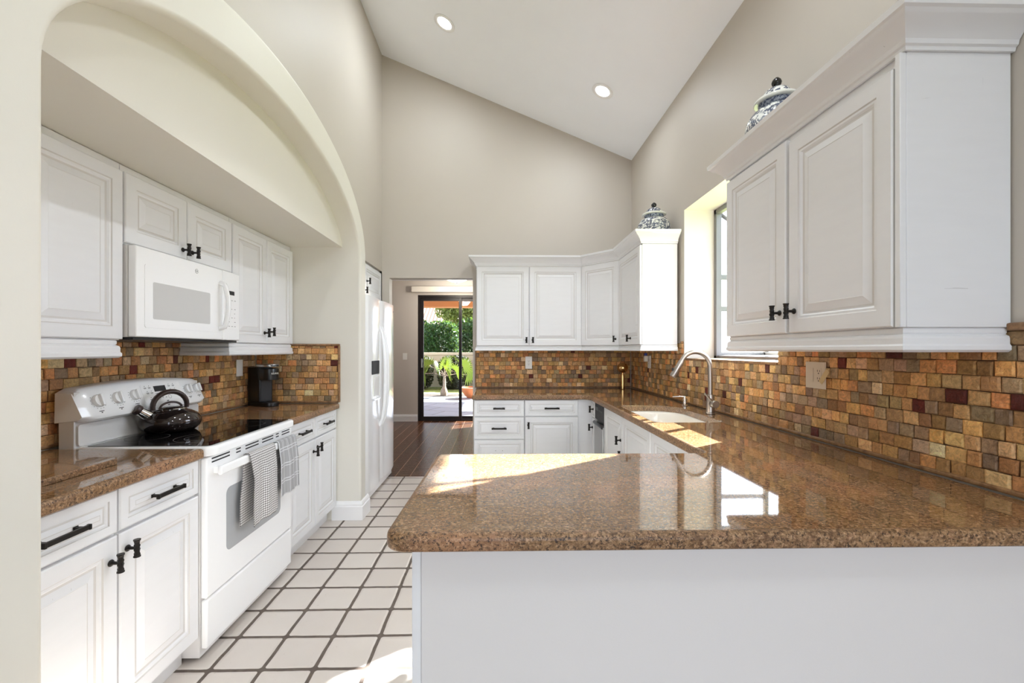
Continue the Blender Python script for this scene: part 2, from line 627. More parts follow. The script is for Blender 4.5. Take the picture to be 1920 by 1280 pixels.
def tag(o, label, cat, group=None, kind=None):
    o['label'] = label
    o['category'] = cat
    if group:
        o['group'] = group
    if kind:
        o['kind'] = kind
    return o

def thing(name, label, cat, loc=(0, 0, 0), rot=0.0, group=None):
    o = bpy.data.objects.new(name, None)
    o.empty_display_size = 0.1
    C.objects.link(o)
    o.location = loc
    o.rotation_euler = (0, 0, rot)
    return tag(o, label, cat, group)

def struct(name, bm, mats, label, cat, smooth=30, fixn=True):
    o = obj(name, bm, mats, smooth=smooth, fixn=fixn)
    return tag(o, label, cat, None, 'structure')

def dup(o, parent=None, loc=None, rot=None):
    c = o.copy()
    C.objects.link(c)
    if parent is not None:
        c.parent = parent
    if loc is not None:
        c.location = loc
    if rot is not None:
        c.rotation_euler = (0, 0, rot)
    for ch in list(o.children):
        dup(ch, c)
    return c

def text(name, body, size, mat, parent, loc, rot, extrude=0.0004, align='CENTER'):
    cu = bpy.data.curves.new(name, 'FONT')
    cu.body = body
    cu.size = size
    cu.extrude = extrude
    cu.align_x = align
    cu.align_y = 'CENTER'
    cu.materials.append(mat)
    tmp = bpy.data.objects.new(name, cu)
    C.objects.link(tmp)
    dg = bpy.context.evaluated_depsgraph_get()
    me = bpy.data.meshes.new_from_object(tmp.evaluated_get(dg))
    bpy.data.objects.remove(tmp)
    bpy.data.curves.remove(cu)
    me.name = name
    me.materials.clear()
    me.materials.append(mat)
    o = bpy.data.objects.new(name, me)
    C.objects.link(o)
    o.parent = parent
    o.location = loc
    o.rotation_euler = rot
    return o

# ------------------------------------------------------------------ room constants
XL, XR, YB = -1.27, 1.475, 4.75          # upper left wall, right wall, back wall
XALC = -1.90                              # back of the cooking alcove
YMIN = -2.6
def zceil(x):
    return 3.427 - 0.4106 * (x - XR)

# ------------------------------------------------------------------ setting: floors
bm = new_bm()
quad(bm, [(-2.2, YMIN, 0), (XR + 0.3, YMIN, 0), (XR + 0.3, 4.56, 0), (-2.2, 4.56, 0)])
struct('floor', bm, M['tile'], 'cream clay tile kitchen floor with wide dark joints', 'floor', 0)
bm = new_bm()
quad(bm, [(-3.2, 4.56, 0), (1.62, 4.56, 0), (1.62, 8.2, 0), (-3.2, 8.2, 0)])
struct('floor_dining', bm, M['planks'], 'dark scraped plank floor beyond the doorway', 'floor', 0)

# ceiling
bm = new_bm()
prism(bm, [(XL - 0.12, zceil(XL - 0.12)), (XR + 0.25, zceil(XR + 0.25)), (XR + 0.25, zceil(XR + 0.25) + 0.1), (XL - 0.12, zceil(XL - 0.12) + 0.1)], 'Y', YMIN, YB + 0.14)
struct('ceiling', bm, M['ceil'], 'sloping white kitchen ceiling', 'ceiling', 0)

# ---- arch curves (Y, z)
def arch(cy, a, zs, b, y0, y1, n=48, zb=0.0):
    pts = [(y0, zb)]
    for i in range(n + 1):
        th = PI - PI * i / n
        pts.append((cy + a * math.cos(th), zs + b * math.sin(th)))
    pts.append((y1, zb))
    return pts
IN = arch(2.2375, 1.1825, 2.0185, 0.5525, 1.055, 3.42)
OUT = arch(2.2385, 1.3135, 2.074, 0.699, 0.925, 3.552)

# left wall with arch and fridge niche openings
def poly_faces(bm, loops, to3, mi=0):
    tri = tessellate_polygon([[Vector((p[0], p[1], 0)) for p in lp] for lp in loops])
    flat = [p for lp in loops for p in lp]
    vs_ = [bm.verts.new(to3(p)) for p in flat]
    for a, b, c in tri:
        try:
            f = bm.faces.new((vs_[a], vs_[b], vs_[c]))
            f.material_index = mi
        except ValueError:
            pass
    return vs_
MID = arch(2.238, 1.25, 2.046, 0.625, 0.99, 3.486)
wl = [(YMIN, 0), (0.99, 0)] + MID[1:-1] + [(3.486, 0), (3.55, 0), (3.55, 2.188), (YB, 2.188), (YB, zceil(XL)), (YMIN, zceil(XL))]
bm = new_bm()
poly_faces(bm, [wl], lambda p: (XL, p[0], p[1]))
# niche: top, back and near side (the far side is the back wall)
quad(bm, [(XL, 3.55, 2.188), (XL, YB, 2.188), (-2.0, YB, 2.188), (-2.0, 3.55, 2.188)])
quad(bm, [(-2.0, 3.55, 0), (-2.0, YB, 0), (-2.0, YB, 2.188), (-2.0, 3.55, 2.188)])
quad(bm, [(XL, 3.55, 0), (-2.0, 3.55, 0), (-2.0, 3.55, 2.188), (XL, 3.55, 2.188)])
quad(bm, [(-2.0, YB, 0), (XL, YB, 0), (XL, YB, 2.188), (-2.0, YB, 2.188)])
struct('wall_left', bm, M['wall'], 'tall cream left wall above the arch and fridge', 'wall', 0, fixn=False)

# arch surround swept along the opening
bm = new_bm()
n = len(IN)
secs = []
for i in range(n):
    pi, po = Vector(IN[i]), Vector(OUT[i])
    d = (po - pi)
    L = d.length
    d.normalize()
    r = 0.02
    sec = [(XALC, 0.0), (-1.215, 0.0)]
    for k in range(6):
        a = PI / 2 * k / 5
        sec.append((-1.08 - r + r * math.sin(a), r - r * math.cos(a)))
    for k in range(6):
        a = PI / 2 * k / 5
        sec.append((-1.08 - r + r * math.cos(a), L - r + r * math.sin(a)))
    sec.append((XL - 0.02, L))
    secs.append([bm.verts.new((x, pi.x + d.x * o, pi.y + d.y * o)) for x, o in sec])
for a, b in zip(secs, secs[1:]):
    for k in range(len(a) - 1):
        bm.faces.new((a[k], a[k + 1], b[k + 1], b[k]))
struct('wall_arch', bm, M['wall_lit'], 'cream arch surround framing the cooking alcove', 'wall', 40)

# alcove: back wall, tympanum over the soffit
bm = new_bm()
quad(bm, [(XALC, 1.055, 0), (XALC, 3.42, 0), (XALC, 3.42, 2.14), (XALC, 1.055, 2.14)])
struct('wall_alcove', bm, M['wall_lit'], 'alcove wall behind the range', 'wall', 0, fixn=False)
bm = new_bm()
ty = [p for p in IN if p[1] >= 2.13]
def cut(side):
    s = math.sqrt(1 - ((2.13 - 2.0185) / 0.5525) ** 2) * 1.1825
    return (2.2375 + side * s, 2.13)
ty = [cut(-1)] + ty + [cut(1)]
prism(bm, [(p[0], p[1]) for p in ty], 'X', -1.215, XALC + 0.001)
struct('wall_soffit', bm, M['wall_lit'], 'lowered soffit over the left wall cabinets under the arch', 'wall', 20)

# back wall with doorway
DX0, DX1, DZ = -1.189, -0.278, 2.118
bm = new_bm()
for y, flip in ((YB, 1), (YB + 0.12, -1)):
    poly_faces(bm, [[(XL - 0.05, 0), (DX0, 0), (DX0, DZ), (DX1, DZ), (DX1, 0), (XR + 0.05, 0), (XR + 0.05, zceil(XR + 0.05)), (XL - 0.05, zceil(XL - 0.05))]],
               lambda p: (p[0], y, p[1]))
quad(bm, [(DX0, YB, 0), (DX0, YB + 0.12, 0), (DX0, YB + 0.12, DZ), (DX0, YB, DZ)])
quad(bm, [(DX1, YB, 0), (DX1, YB + 0.12, 0), (DX1, YB + 0.12, DZ), (DX1, YB, DZ)])
quad(bm, [(DX0, YB, DZ), (DX1, YB, DZ), (DX1, YB + 0.12, DZ), (DX0, YB + 0.12, DZ)])
struct('wall_back', bm, M['wall'], 'tall cream back wall with the open doorway', 'wall', 0, fixn=False)

# right wall with window recess
WY0, WY1, WZ0, WZ1, WX = 2.241, 3.394, 1.25, 2.438, 1.71
bm = new_bm()
zr = zceil(XR)
for (y0, y1, z0, z1) in ((YMIN, WY0, 0, zr), (WY1, YB, 0, zr), (WY0, WY1, 0, WZ0), (WY0, WY1, WZ1, zr)):
    quad(bm, [(XR, y0, z0), (XR, y1, z0), (XR, y1, z1), (XR, y0, z1)])
    quad(bm, [(WX + 0.06, y0, z0), (WX + 0.06, y1, z0), (WX + 0.06, y1, z1), (WX + 0.06, y0, z1)])
W2 = WX + 0.06
for q in ([(XR, WY1, WZ0), (W2, WY1, WZ0), (W2, WY1, WZ1), (XR, WY1, WZ1)], [(XR, WY0, WZ0), (W2, WY0, WZ0), (W2, WY0, WZ1), (XR, WY0, WZ1)],
          [(XR, WY0, WZ1), (XR, WY1, WZ1), (W2, WY1, WZ1), (W2, WY0, WZ1)], [(XR, WY0, WZ0), (XR, WY1, WZ0), (W2, WY1, WZ0), (W2, WY0, WZ0)]):
    quad(bm, q, 1)
struct('wall_right', bm, [M['wall'], M['reveal']], 'cream right wall with the deep window opening', 'wall', 0, fixn=False)

# unseen wall added behind the camera, its opening sized to limit fill light
bm = new_bm()
poly_faces(bm, [[(XL, 0), (-0.95, 0), (-0.95, 2.95), (1.2, 2.95), (1.2, 0), (XR, 0), (XR, zceil(XR)), (XL, zceil(XL))]], lambda p: (p[0], YMIN, p[1]))
struct('wall_rear_added', bm, M['wall'], 'unseen cream wall added behind the camera, opening sized for fill light', 'wall', 0, fixn=False)

# pier baseboard
bm = new_bm()
def base_prof(t=0.02, h=0.145):
    return [(0.0, 0.0), (t, 0.0), (t, h * 0.72), (t * 0.7, h * 0.76), (t * 0.7, h * 0.84), (t * 0.35, h * 0.95), (0.0, h)]
def sweep(bm, path, prof, mi=0, closed_ends=True):
    """path: 2-D points; prof: (out, z); out is to the right of travel"""
    P = [Vector(p) for p in path]
    secs = []
    for i, p in enumerate(P):
        dirs = []
        if i > 0:
            dirs.append((P[i] - P[i - 1]).normalized())
        if i < len(P) - 1:
            dirs.append((P[i + 1] - P[i]).normalized())
        ns = [Vector((d.y, -d.x)) for d in dirs]
        if len(ns) == 2:
            m = (ns[0] + ns[1]).normalized()
            m = m / max(0.2, m.dot(ns[0]))
        else:
            m = ns[0]
        secs.append([bm.verts.new((p.x + m.x * o, p.y + m.y * o, z)) for o, z in prof])
    k = len(prof)
    for a, b in zip(secs, secs[1:]):
        for j in range(k):
            f = bm.faces.new((a[j], a[(j + 1) % k], b[(j + 1) % k], b[j]))
            f.material_index = mi
    if closed_ends:
        bm.faces.new(secs[0][::-1]).material_index = mi
        bm.faces.new(secs[-1]).material_index = mi
sweep(bm, [(-1.30, 3.419), (-1.079, 3.419), (-1.079, 3.60)], base_prof())
struct('baseboard_pier', bm, M['base'], 'white baseboard around the foot of the pier beside the fridge', 'baseboard', 20)

# ---- dining room beyond the doorway
YD = 8.1
DZC = 2.62
SD0, SD1, SDZ = -1.503, 0.75, 2.356
bm = new_bm()
poly_faces(bm, [[(-3.2, 0), (SD0, 0), (SD0, SDZ), (SD1, SDZ), (SD1, 0), (1.62, 0), (1.62, DZC), (-3.2, DZC)]], lambda p: (p[0], YD, p[1]))
for q in ([(SD0, YD, 0), (SD0, YD + 0.15, 0), (SD0, YD + 0.15, SDZ), (SD0, YD, SDZ)], [(SD1, YD, 0), (SD1, YD + 0.15, 0), (SD1, YD + 0.15, SDZ), (SD1, YD, SDZ)],
          [(SD0, YD, SDZ), (SD1, YD, SDZ), (SD1, YD + 0.15, SDZ), (SD0, YD + 0.15, SDZ)]):
    quad(bm, q)
quad(bm, [(-3.2, 4.87, 0), (-3.2, YD, 0), (-3.2, YD, DZC), (-3.2, 4.87, DZC)])
quad(bm, [(1.62, 4.87, 0), (1.62, YD, 0), (1.62, YD, DZC), (1.62, 4.87, DZC)])
quad(bm, [(-3.2, 4.871, 0), (XL - 0.05, 4.871, 0), (XL - 0.05, 4.871, DZC), (-3.2, 4.871, DZC)])
quad(bm, [(XR + 0.05, 4.871, 0), (1.62, 4.871, 0), (1.62, 4.871, DZC), (XR + 0.05, 4.871, DZC)])
struct('wall_dining', bm, M['taupe'], 'taupe wall of the room beyond the doorway', 'wall', 0, fixn=False)
bm = new_bm()
quad(bm, [(-3.2, 4.87, DZC), (1.62, 4.87, DZC), (1.62, YD, DZC), (-3.2, YD, DZC)])
struct('ceiling_dining', bm, M['ceil'], 'flat white ceiling beyond the doorway', 'ceiling', 0)
bm = new_bm()
sweep(bm, [(-3.2, YD - 0.001), (SD0 - 0.005, YD - 0.001)], base_prof(0.018, 0.13))
struct('baseboard_dining', bm, M['base'], 'white baseboard beside the sliding glass door', 'baseboard', 20)

# ------------------------------------------------------------------ knobs and pulls
def knob_mesh():
    bm = new_bm()
    lathe(bm, [(0.0105, 0.0), (0.0115, -0.002), (0.010, -0.005), (0.0055, -0.008), (0.005, -0.024), (0.007, -0.028)], 14, axis='Y')
    rnd = random.Random(3)
    prof = [(0.0015, -0.030), (0.0108, -0.030), (0.0108, -0.0265), (0.0088, -0.024)]
    for k in range(1, 10):
        prof.append((0.0082 + 0.0011 * math.sin(k * 2.1), -0.024 + 0.048 * k / 10))
    prof += [(0.0088, 0.024), (0.0108, 0.0265), (0.0108, 0.030), (0.0015, 0.030)]
    rings = lathe(bm, prof, 10, center=(0, -0.033, 0))
    for i, ring in enumerate(rings[4:13]):
        for j, v in enumerate(ring):
            s = 1 + 0.10 * math.sin(j * PI * 0.8 + i * 1.1)
            v.co.x *= s
            v.co.y = -0.033 + (v.co.y + 0.033) * s
    return bm
_k = obj('knob', knob_mesh(), M['iron'])
KNOB = _k.data
bpy.data.objects.remove(_k)
def pull_mesh(L):
    bm = new_bm()
    box(bm, -L / 2, L / 2, -0.034, -0.025, -0.0075, 0.0075, 0.0018, 2)
    for s in (-1, 1):
        x = s * (L / 2 - 0.012)
        box(bm, x - 0.006, x + 0.006, -0.027, 0.0, -0.0045, 0.0045, 0.0015, 2)
        box(bm, x - 0.008, x + 0.008, -0.003, 0.0, -0.0065, 0.0065, 0.001, 1)
    for s in (-1, 1):
        box(bm, s * L / 2 - 0.004, s * L / 2 + 0.004, -0.036, -0.024, -0.0085, 0.0085, 0.002, 2)
    return bm
PULL = {}
def link_mesh(name, me, parent, loc, label=None):
    o = bpy.data.objects.new(name, me)
    C.objects.link(o)
    o.parent = parent
    o.location = loc
    if label:
        o['label'] = label
    return o
def pull(parent, loc, L=0.13):
    if L not in PULL:
        t_ = obj('pull', pull_mesh(L), M['iron'])
        PULL[L] = t_.data
        bpy.data.objects.remove(t_)
    link_mesh('pull', PULL[L], parent, loc, 'flat black iron bar pull')

def front_mesh(w, h, t=0.02, stile=0.056, small=False):
    """raised panel door or drawer front; x 0..w, z 0..h, back at y=0, face at y=-t"""
    if small:
        prof = [(0, 0.0), (0, t - 0.004), (0.004, t), (stile * 0.55, t), (stile * 0.58, t - 0.0045), (stile * 0.70, t - 0.0045), (stile * 0.76, t - 0.0075),
                (stile * 0.86, t - 0.0075), (stile * 1.12, t - 0.001), (stile * 1.16, t - 0.001)]
    else:
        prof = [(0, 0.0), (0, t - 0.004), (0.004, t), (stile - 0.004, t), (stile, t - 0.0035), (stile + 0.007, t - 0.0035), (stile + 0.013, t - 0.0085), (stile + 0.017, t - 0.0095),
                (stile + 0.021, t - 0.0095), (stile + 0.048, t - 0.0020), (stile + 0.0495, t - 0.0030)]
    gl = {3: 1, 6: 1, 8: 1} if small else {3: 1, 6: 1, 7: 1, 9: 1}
    bm = new_bm()
    rings = []
    for o, d in prof:
        rings.append([bm.verts.new(p) for p in ((o, -d, o), (w - o, -d, o), (w - o, -d, h - o), (o, -d, h - o))])
    for i, (a, b) in enumerate(zip(rings, rings[1:])):
        for j in range(4):
            f = bm.faces.new((a[j], a[(j + 1) % 4], b[(j + 1) % 4], b[j]))
            f.material_index = gl.get(i, 0)
    bm.faces.new(rings[0][::-1])
    bm.faces.new(rings[-1])
    return bm

def cabinet(name, label, cat, loc, rot, w, d, h, fronts, toe=0.0, group=None, stile=0.056, hollow=False):
    """x 0..w along the front, y 0 front .. d back, z 0..h; door faces at y=-0.02"""
    T = thing(name, label, cat, loc, rot, group)
    bm = new_bm()
    if hollow:
        box(bm, 0, w, 0, 0.018, toe, h)
        box(bm, 0, w, d - 0.018, d, toe, h)
        box(bm, 0, 0.018, 0.018, d - 0.018, toe, h)
        box(bm, w - 0.018, w, 0.018, d - 0.018, toe, h)
        box(bm, 0.018, w - 0.018, 0.018, d - 0.018, toe, toe + 0.018)
    else:
        box(bm, 0, w, 0, d, toe, h, 0.0015, 1)
    if toe:
        box(bm, 0.0, w, 0.055, d, 0.0, toe + 0.001)
    obj('carcass', bm, M['cab'], T, smooth=20)
    for f in fronts:
        x0, x1, z0, z1 = f['r']
        small = (z1 - z0) < 0.26 and f['k'] == 'drawer'
        st = min(stile, 0.28 * (x1 - x0))
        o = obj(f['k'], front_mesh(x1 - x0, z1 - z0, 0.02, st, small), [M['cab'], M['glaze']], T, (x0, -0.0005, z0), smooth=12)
        if f.get('knob'):
            kx, kz = f['knob']
            link_mesh('knob', KNOB, o, (kx - x0, -0.02, kz - z0), 'black iron T-shaped knob')
        if f.get('pull'):
            kx, kz = f['pull']
            pull(o, (kx - x0, -0.02, kz - z0), f.get('L', 0.13))
        if f.get('holes'):
            kx, kz = f['holes']
            for s in (-1, 1):
                bm = new_bm()
                lathe(bm, [(0.003, -0.0207), (0.003, -0.0195)], 8, center=(kx - x0 + s * 0.032, 0, kz - z0), axis='Y')
                obj('pull_hole', bm, M['mark'], o)
    return T
def door(x0, x1, z0, z1, knob=None):
    return dict(k='door', r=(x0, x1, z0, z1), knob=knob)
def drawer(x0, x1, z0, z1, L=0.13, holes=False, p=True):
    c = ((x0 + x1) / 2, (z0 + z1) / 2)
    d_ = dict(k='drawer', r=(x0, x1, z0, z1), L=L)
    if holes:
        d_['holes'] = c
    elif p:
        d_['pull'] = c
    return d_

LW, RW = PI / 2, -PI / 2       # rotations of fronts facing +X and -X
RAIL = [(0.0, 0.0), (0.004, -0.004), (0.004, -0.016), (0.001, -0.02), (0.010, -0.026), (0.012, -0.033), (0.012, -0.05), (0.016, -0.056), (0.016, -0.068), (0.008, -0.075), (-0.012, -0.075), (-0.012, 0.0)]
CROWN = [(0.0, 0.0), (0.008, 0.0), (0.010, 0.010), (0.016, 0.014), (0.018, 0.026), (0.028, 0.040), (0.044, 0.056), (0.058, 0.066), (0.062, 0.070), (0.066, 0.076), (0.074, 0.080), (0.076, 0.098), (0.0, 0.098)]

# ------------------------------------------------------------------ left base cabinets
XF = -1.265          # carcass front plane, door faces at XF+0.02
def base_run(name, label, y0, y1, dmid):
    w_ = y1 - y0
    m = dmid - y0
    fr = [drawer(0.006, m - 0.004, 0.725, 0.868), drawer(m + 0.004, w_ - 0.006, 0.725, 0.868),
          door(0.006, m - 0.004, 0.115, 0.715, (m - 0.032, 0.635)), door(m + 0.004, w_ - 0.006, 0.115, 0.715, (m + 0.032, 0.655))]
    return cabinet(name, label, 'cabinet', (XF - 0.02, y0, 0), LW, w_, abs(XALC - XF) - 0.025, 0.872, fr, 0.10)
base_run('base_cabinet', 'white base cabinet with two drawers and two doors left of the range', 1.062, 1.858, 1.468)
base_run('base_cabinet', 'white base cabinet with two drawers and two doors under the coffee maker', 2.628, 3.412, 3.015)

# left countertops and backsplash sizes
def slab(bm, outline, z0, z1, holes=(), r=0.014, mi_edge=0):
    """thick slab with rounded edge; outline counter-clockwise"""
    def offset(pts, o, sign=1):
        n_ = len(pts)
        res = []
        for i in range(n_):
            a, b, c_ = Vector(pts[i - 1]), Vector(pts[i]), Vector(pts[(i + 1) % n_])
            d1, d2 = (b - a).normalized(), (c_ - b).normalized()
            n1, n2 = Vector((d1.y, -d1.x)), Vector((d2.y, -d2.x))
            m_ = (n1 + n2).normalized()
            m_ = m_ / max(0.25, m_.dot(n1))
            res.append((b.x + m_.x * o * sign, b.y + m_.y * o * sign))
        return res
    prof = []
    for k in range(5):
        a = PI / 2 * k / 4
        prof.append((-r + r * math.sin(a), z1 - r + r * math.cos(a)))
    for k in range(4):
        a = PI / 2 * k / 3
        prof.append((-r * 0.5 + r * 0.5 * math.cos(a), z0 + r * 0.5 - r * 0.5 * math.sin(a)))
    rings = []
    for o, z in prof:
        rings.append([bm.verts.new((p[0], p[1], z)) for p in offset(outline, o)])
    for a, b in zip(rings, rings[1:]):
        for j in range(len(a)):
            f = bm.faces.new((a[j], a[(j + 1) % len(a)], b[(j + 1) % len(a)], b[j]))
            f.material_index = mi_edge
    hr = []
    for hpoly in holes:
        hp = []
        for o, z in ((0.004, z1), (0.0, z1 - 0.004), (0.0, z0)):
            hp.append([bm.verts.new((p[0], p[1], z)) for p in offset(hpoly, o)])
        for a, b in zip(hp, hp[1:]):
            for j in range(len(a)):
                bm.faces.new((a[j], a[(j + 1) % len(a)], b[(j + 1) % len(a)], b[j]))
        hr.append(hp)
    for top in (True, False):
        loops = [rings[0] if top else rings[-1]] + [(h_[0] if top else h_[-1]) for h_ in hr]
        tri = tessellate_polygon([[Vector((v_.co.x, v_.co.y, 0)) for v_ in lp] for lp in loops])
        flat = [v_ for lp in loops for v_ in lp]
        for a, b, c_ in tri:
            try:
                bm.faces.new((flat[a], flat[b], flat[c_]))
            except ValueError:
                pass
ZC = 0.914
bm = new_bm()
slab(bm, [(-1.888, 1.058), (-1.243, 1.058), (-1.243, 1.850), (-1.251, 1.858), (-1.888, 1.858)], 0.873, ZC, mi_edge=1)
o = obj('countertop', bm, [M['granite'], M['granite_edge']])
tag(o, 'short brown granite countertop left of the range', 'countertop')
bm = new_bm()
slab(bm, [(-1.888, 2.628), (-1.251, 2.628), (-1.243, 2.636), (-1.243, 3.408), (-1.888, 3.408)], 0.873, ZC, mi_edge=1)
o = obj('countertop', bm, [M['granite'], M['granite_edge']])
tag(o, 'short brown granite countertop under the coffee maker', 'countertop')
# loose granite board
bm = new_bm()
slab(bm, [(-1.64, 1.12), (-1.385, 1.12), (-1.385, 1.60), (-1.41, 1.625), (-1.62, 1.625), (-1.64, 1.60)], ZC + 0.0005, ZC + 0.022, r=0.004, mi_edge=1)
o = obj('granite_board', bm, [M['granite'], M['granite_edge']])
tag(o, 'loose granite board lying on the counter left of the range', 'board')

# ------------------------------------------------------------------ backsplash
PAL = [(198, 150, 92), (210, 162, 98), (182, 134, 82), (168, 144, 112), (150, 130, 104), (230, 198, 156), (208, 142, 88), (190, 156, 110), (204, 168, 118), (176, 132, 88), (218, 176, 116), (154, 130, 104), (196, 154, 100)]
def mosaic(label, loc, rot, L, z0, z1, holes=(), seed=1, cap=None, base=True, vcap=None):
    rnd = random.Random(seed)
    bm = new_bm()
    cl = bm.loops.layers.float_color.new('tint')
    ROW = 0.0465
    nrow = int(math.ceil((z1 - z0) / ROW - 0.15))
    for r_ in range(nrow):
        za, zb = z0 + r_ * ROW, min(z0 + (r_ + 1) * ROW, z1)
        x = -rnd.uniform(0.0, 0.03)
        while x < L:
            wt = rnd.choice((0.040, 0.045, 0.048, 0.052, 0.058, 0.066)) * rnd.uniform(0.95, 1.05)
            xa, xb = max(0.0, x), min(L, x + wt)
            x += wt
            if xb - xa < 0.012:
                continue
            skip = False
            for (hx0, hx1, hz0, hz1) in holes:
                if xa >= hx0 - 0.01 and xb <= hx1 + 0.01 and za >= hz0 - 0.012 and zb <= hz1 + 0.012:
                    skip = True
                elif xb > hx0 and xa < hx1 and zb > hz0 + 0.006 and za < hz1 - 0.006:
                    if xa < hx0 < xb and hx0 - xa > 0.012:
                        xb = hx0
                    elif xa < hx1 < xb and xb - hx1 > 0.012:
                        xa = hx1
                    else:
                        skip = True
            if skip:
                continue
            g = rnd.uniform(0.0008, 0.0018)
            if rnd.random() < 0.022:
                col = (96, 34, 22)
            else:
                col = rnd.choice(PAL)
            kb = rnd.uniform(0.88, 1.26)
            if col != (96, 34, 22):
                col = tuple(c_ * 0.80 + m_ * 0.20 for c_, m_ in zip(col, (186, 142, 98)))
            col = srgb(*[min(255, c_ * kb * rnd.uniform(0.97, 1.03)) for c_ in col])
            dep = rnd.uniform(0.008, 0.013)
            N = 4
            tilt = (rnd.uniform(-0.002, 0.002), rnd.uniform(-0.002, 0.002))
            jit = [[(rnd.uniform(-0.0016, 0.0016), rnd.uniform(-0.0014, 0.0014)) for _ in range(2)] for _ in range(2)]
            grid = []
            for i in range(N + 1):
                row = []
                for j in range(N + 1):
                    u, v_ = i / N, j / N
                    jx = sum(jit[a][b][0] * (u if a else 1 - u) * (v_ if b else 1 - v_) for a in (0, 1) for b in (0, 1))
                    jz = sum(jit[a][b][1] * (u if a else 1 - u) * (v_ if b else 1 - v_) for a in (0, 1) for b in (0, 1))
                    edge = i in (0, N) or j in (0, N)
                    dd = dep + tilt[0] * (u - 0.5) + tilt[1] * (v_ - 0.5) + (rnd.uniform(-0.0016, 0.0016) if not edge else -0.0028)
                    uu = {0: 0, 1: 0.1, N - 1: 0.9, N: 1}.get(i, u)
                    vv_ = {0: 0, 1: 0.1, N - 1: 0.9, N: 1}.get(j, v_)
                    row.append(bm.verts.new((xa + g + (xb - xa - 2 * g) * uu + jx, -dd, za + g + (zb - za - 2 * g) * vv_ + jz)))
                grid.append(row)
            ff = []
            for i in range(N):
                for j in range(N):
                    ff.append(bm.faces.new((grid[i][j], grid[i + 1][j], grid[i + 1][j + 1], grid[i][j + 1])))
            bord = [grid[i][0] for i in range(N + 1)] + [grid[N][j] for j in range(1, N + 1)] + [grid[i][N] for i in range(N - 1, -1, -1)] + [grid[0][j] for j in range(N - 1, 0, -1)]
            back = [bm.verts.new((v_.co.x, -0.001, v_.co.z)) for v_ in bord]
            for k in range(len(bord)):
                ff.append(bm.faces.new((bord[k], bord[k - 1], back[k - 1], back[k])))
            for f in ff:
                for lp in f.loops:
                    lp[cl] = col
    # mortar bed, around the holes of the wall
    def bed(x0, x1, za, zb):
        f = quad(bm, [(x0, -0.0045, za), (x1, -0.0045, za), (x1, -0.0045, zb), (x0, -0.0045, zb)], 1)
    if holes and holes[0][3] > z1:
        hx0, hx1, hz0, hz1 = holes[0]
        bed(0, hx0, z0, z1)
        bed(hx1, L, z0, z1)
        bed(hx0, hx1, z0, hz0)
    else:
        bed(0, L, z0, z1)
    T = obj('backsplash', bm, [M['mosaic'], M['grout']], None, loc, rot, smooth=0, fixn=False)
    tag(T, label, 'backsplash', None, 'structure')
    def bar(name, x0, x1, za, zb, dpt):
        b2 = new_bm()
        box(b2, x0, x1, -dpt, -0.0005, za, zb, min(0.006, (zb - za) * 0.4, (x1 - x0) * 0.4), 3)
        obj(name, b2, M['liner'], T)
    if base:
        bar('base_liner', 0, L, z0 - 0.0105, z0 + 0.006, 0.017)
    for (x0, x1, za, zb) in (cap or ()):
        bar('cap_liner', x0, x1, za, zb, 0.020)
    return T
ZB = ZC + 0.012
# alcove: left wall (local x = Y-1.06) and the return on the pier
mosaic('mosaic backsplash on the alcove wall behind the range', (XALC, 1.06, 0), LW, 2.345, ZB, 1.372, seed=11)
mosaic('mosaic backsplash panel on the pier behind the coffee maker', (-1.885, 3.42, 0), 0, 0.632, ZB, 1.362, seed=12, cap=[(0, 0.647, 1.362, 1.378), (0.632, 0.648, ZB - 0.005, 1.364)])
# back wall (local x = X+0.255) and right wall (local x = 4.735-Y)
mosaic('mosaic backsplash under the back wall cabinets', (-0.24, YB, 0), 0, 1.70, ZB, 1.375, seed=13, cap=[(-0.014, 0.0, ZB - 0.005, 1.345)])
HX0, HX1 = YB - 0.013 - WY1, YB - 0.013 - WY0
mosaic('mosaic backsplash along the right wall beside the sink', (XR, YB - 0.013, 0), RW, 3.76, ZB, 1.385, holes=[(HX0 - 0.006, HX1 + 0.006, WZ0 - 0.003, 3.0)], seed=14,
       cap=[(YB - 0.013 - 1.21, 3.76, 1.385, 1.408), (HX0 - 0.03, HX0 - 0.006, 1.385, 1.40)])

# ------------------------------------------------------------------ left wall cabinets
XU = -1.60
dU = abs(XALC - XU) - 0.025
def wallcab(label, y0, y1, z0, z1, fronts, rail=None, **kw):
    T = cabinet('wall_cabinet', label, 'cabinet', (XU - 0.02, y0, z0), LW, y1 - y0, dU, z1 - z0, fronts, **kw)
    if rail:
        bm_ = new_bm()
        a, b = rail
        # local path, out to the right of travel: front runs along +x, outward is -y
        sweep(bm_, [(a, dU), (a, -0.008), (b, -0.008), (b, dU)], RAIL)
        obj('light_rail', bm_, M['cab'], T, smooth=25)
    return T
w1 = 1.882 - 1.150
wallcab('white wall cabinet left of the microwave', 1.150, 1.882, 1.372, 2.128,
        [door(0.01, 0.312, 0.004, 0.722, None), door(0.318, w1 - 0.004, 0.004, 0.722, (0.345, 0.10))], rail=(0.012, w1 - 0.03))
w2 = 2.634 - 1.884
wallcab('short white wall cabinet over the microwave', 1.884, 2.634, 1.788, 2.128,
        [door(0.004, w2 / 2 - 0.003, 0.006, 0.308, (w2 / 2 - 0.034, 0.05)), door(w2 / 2 + 0.003, w2 - 0.004, 0.006, 0.308, (w2 / 2 + 0.034, 0.05))], stile=0.062)
w3 = 3.414 - 2.636
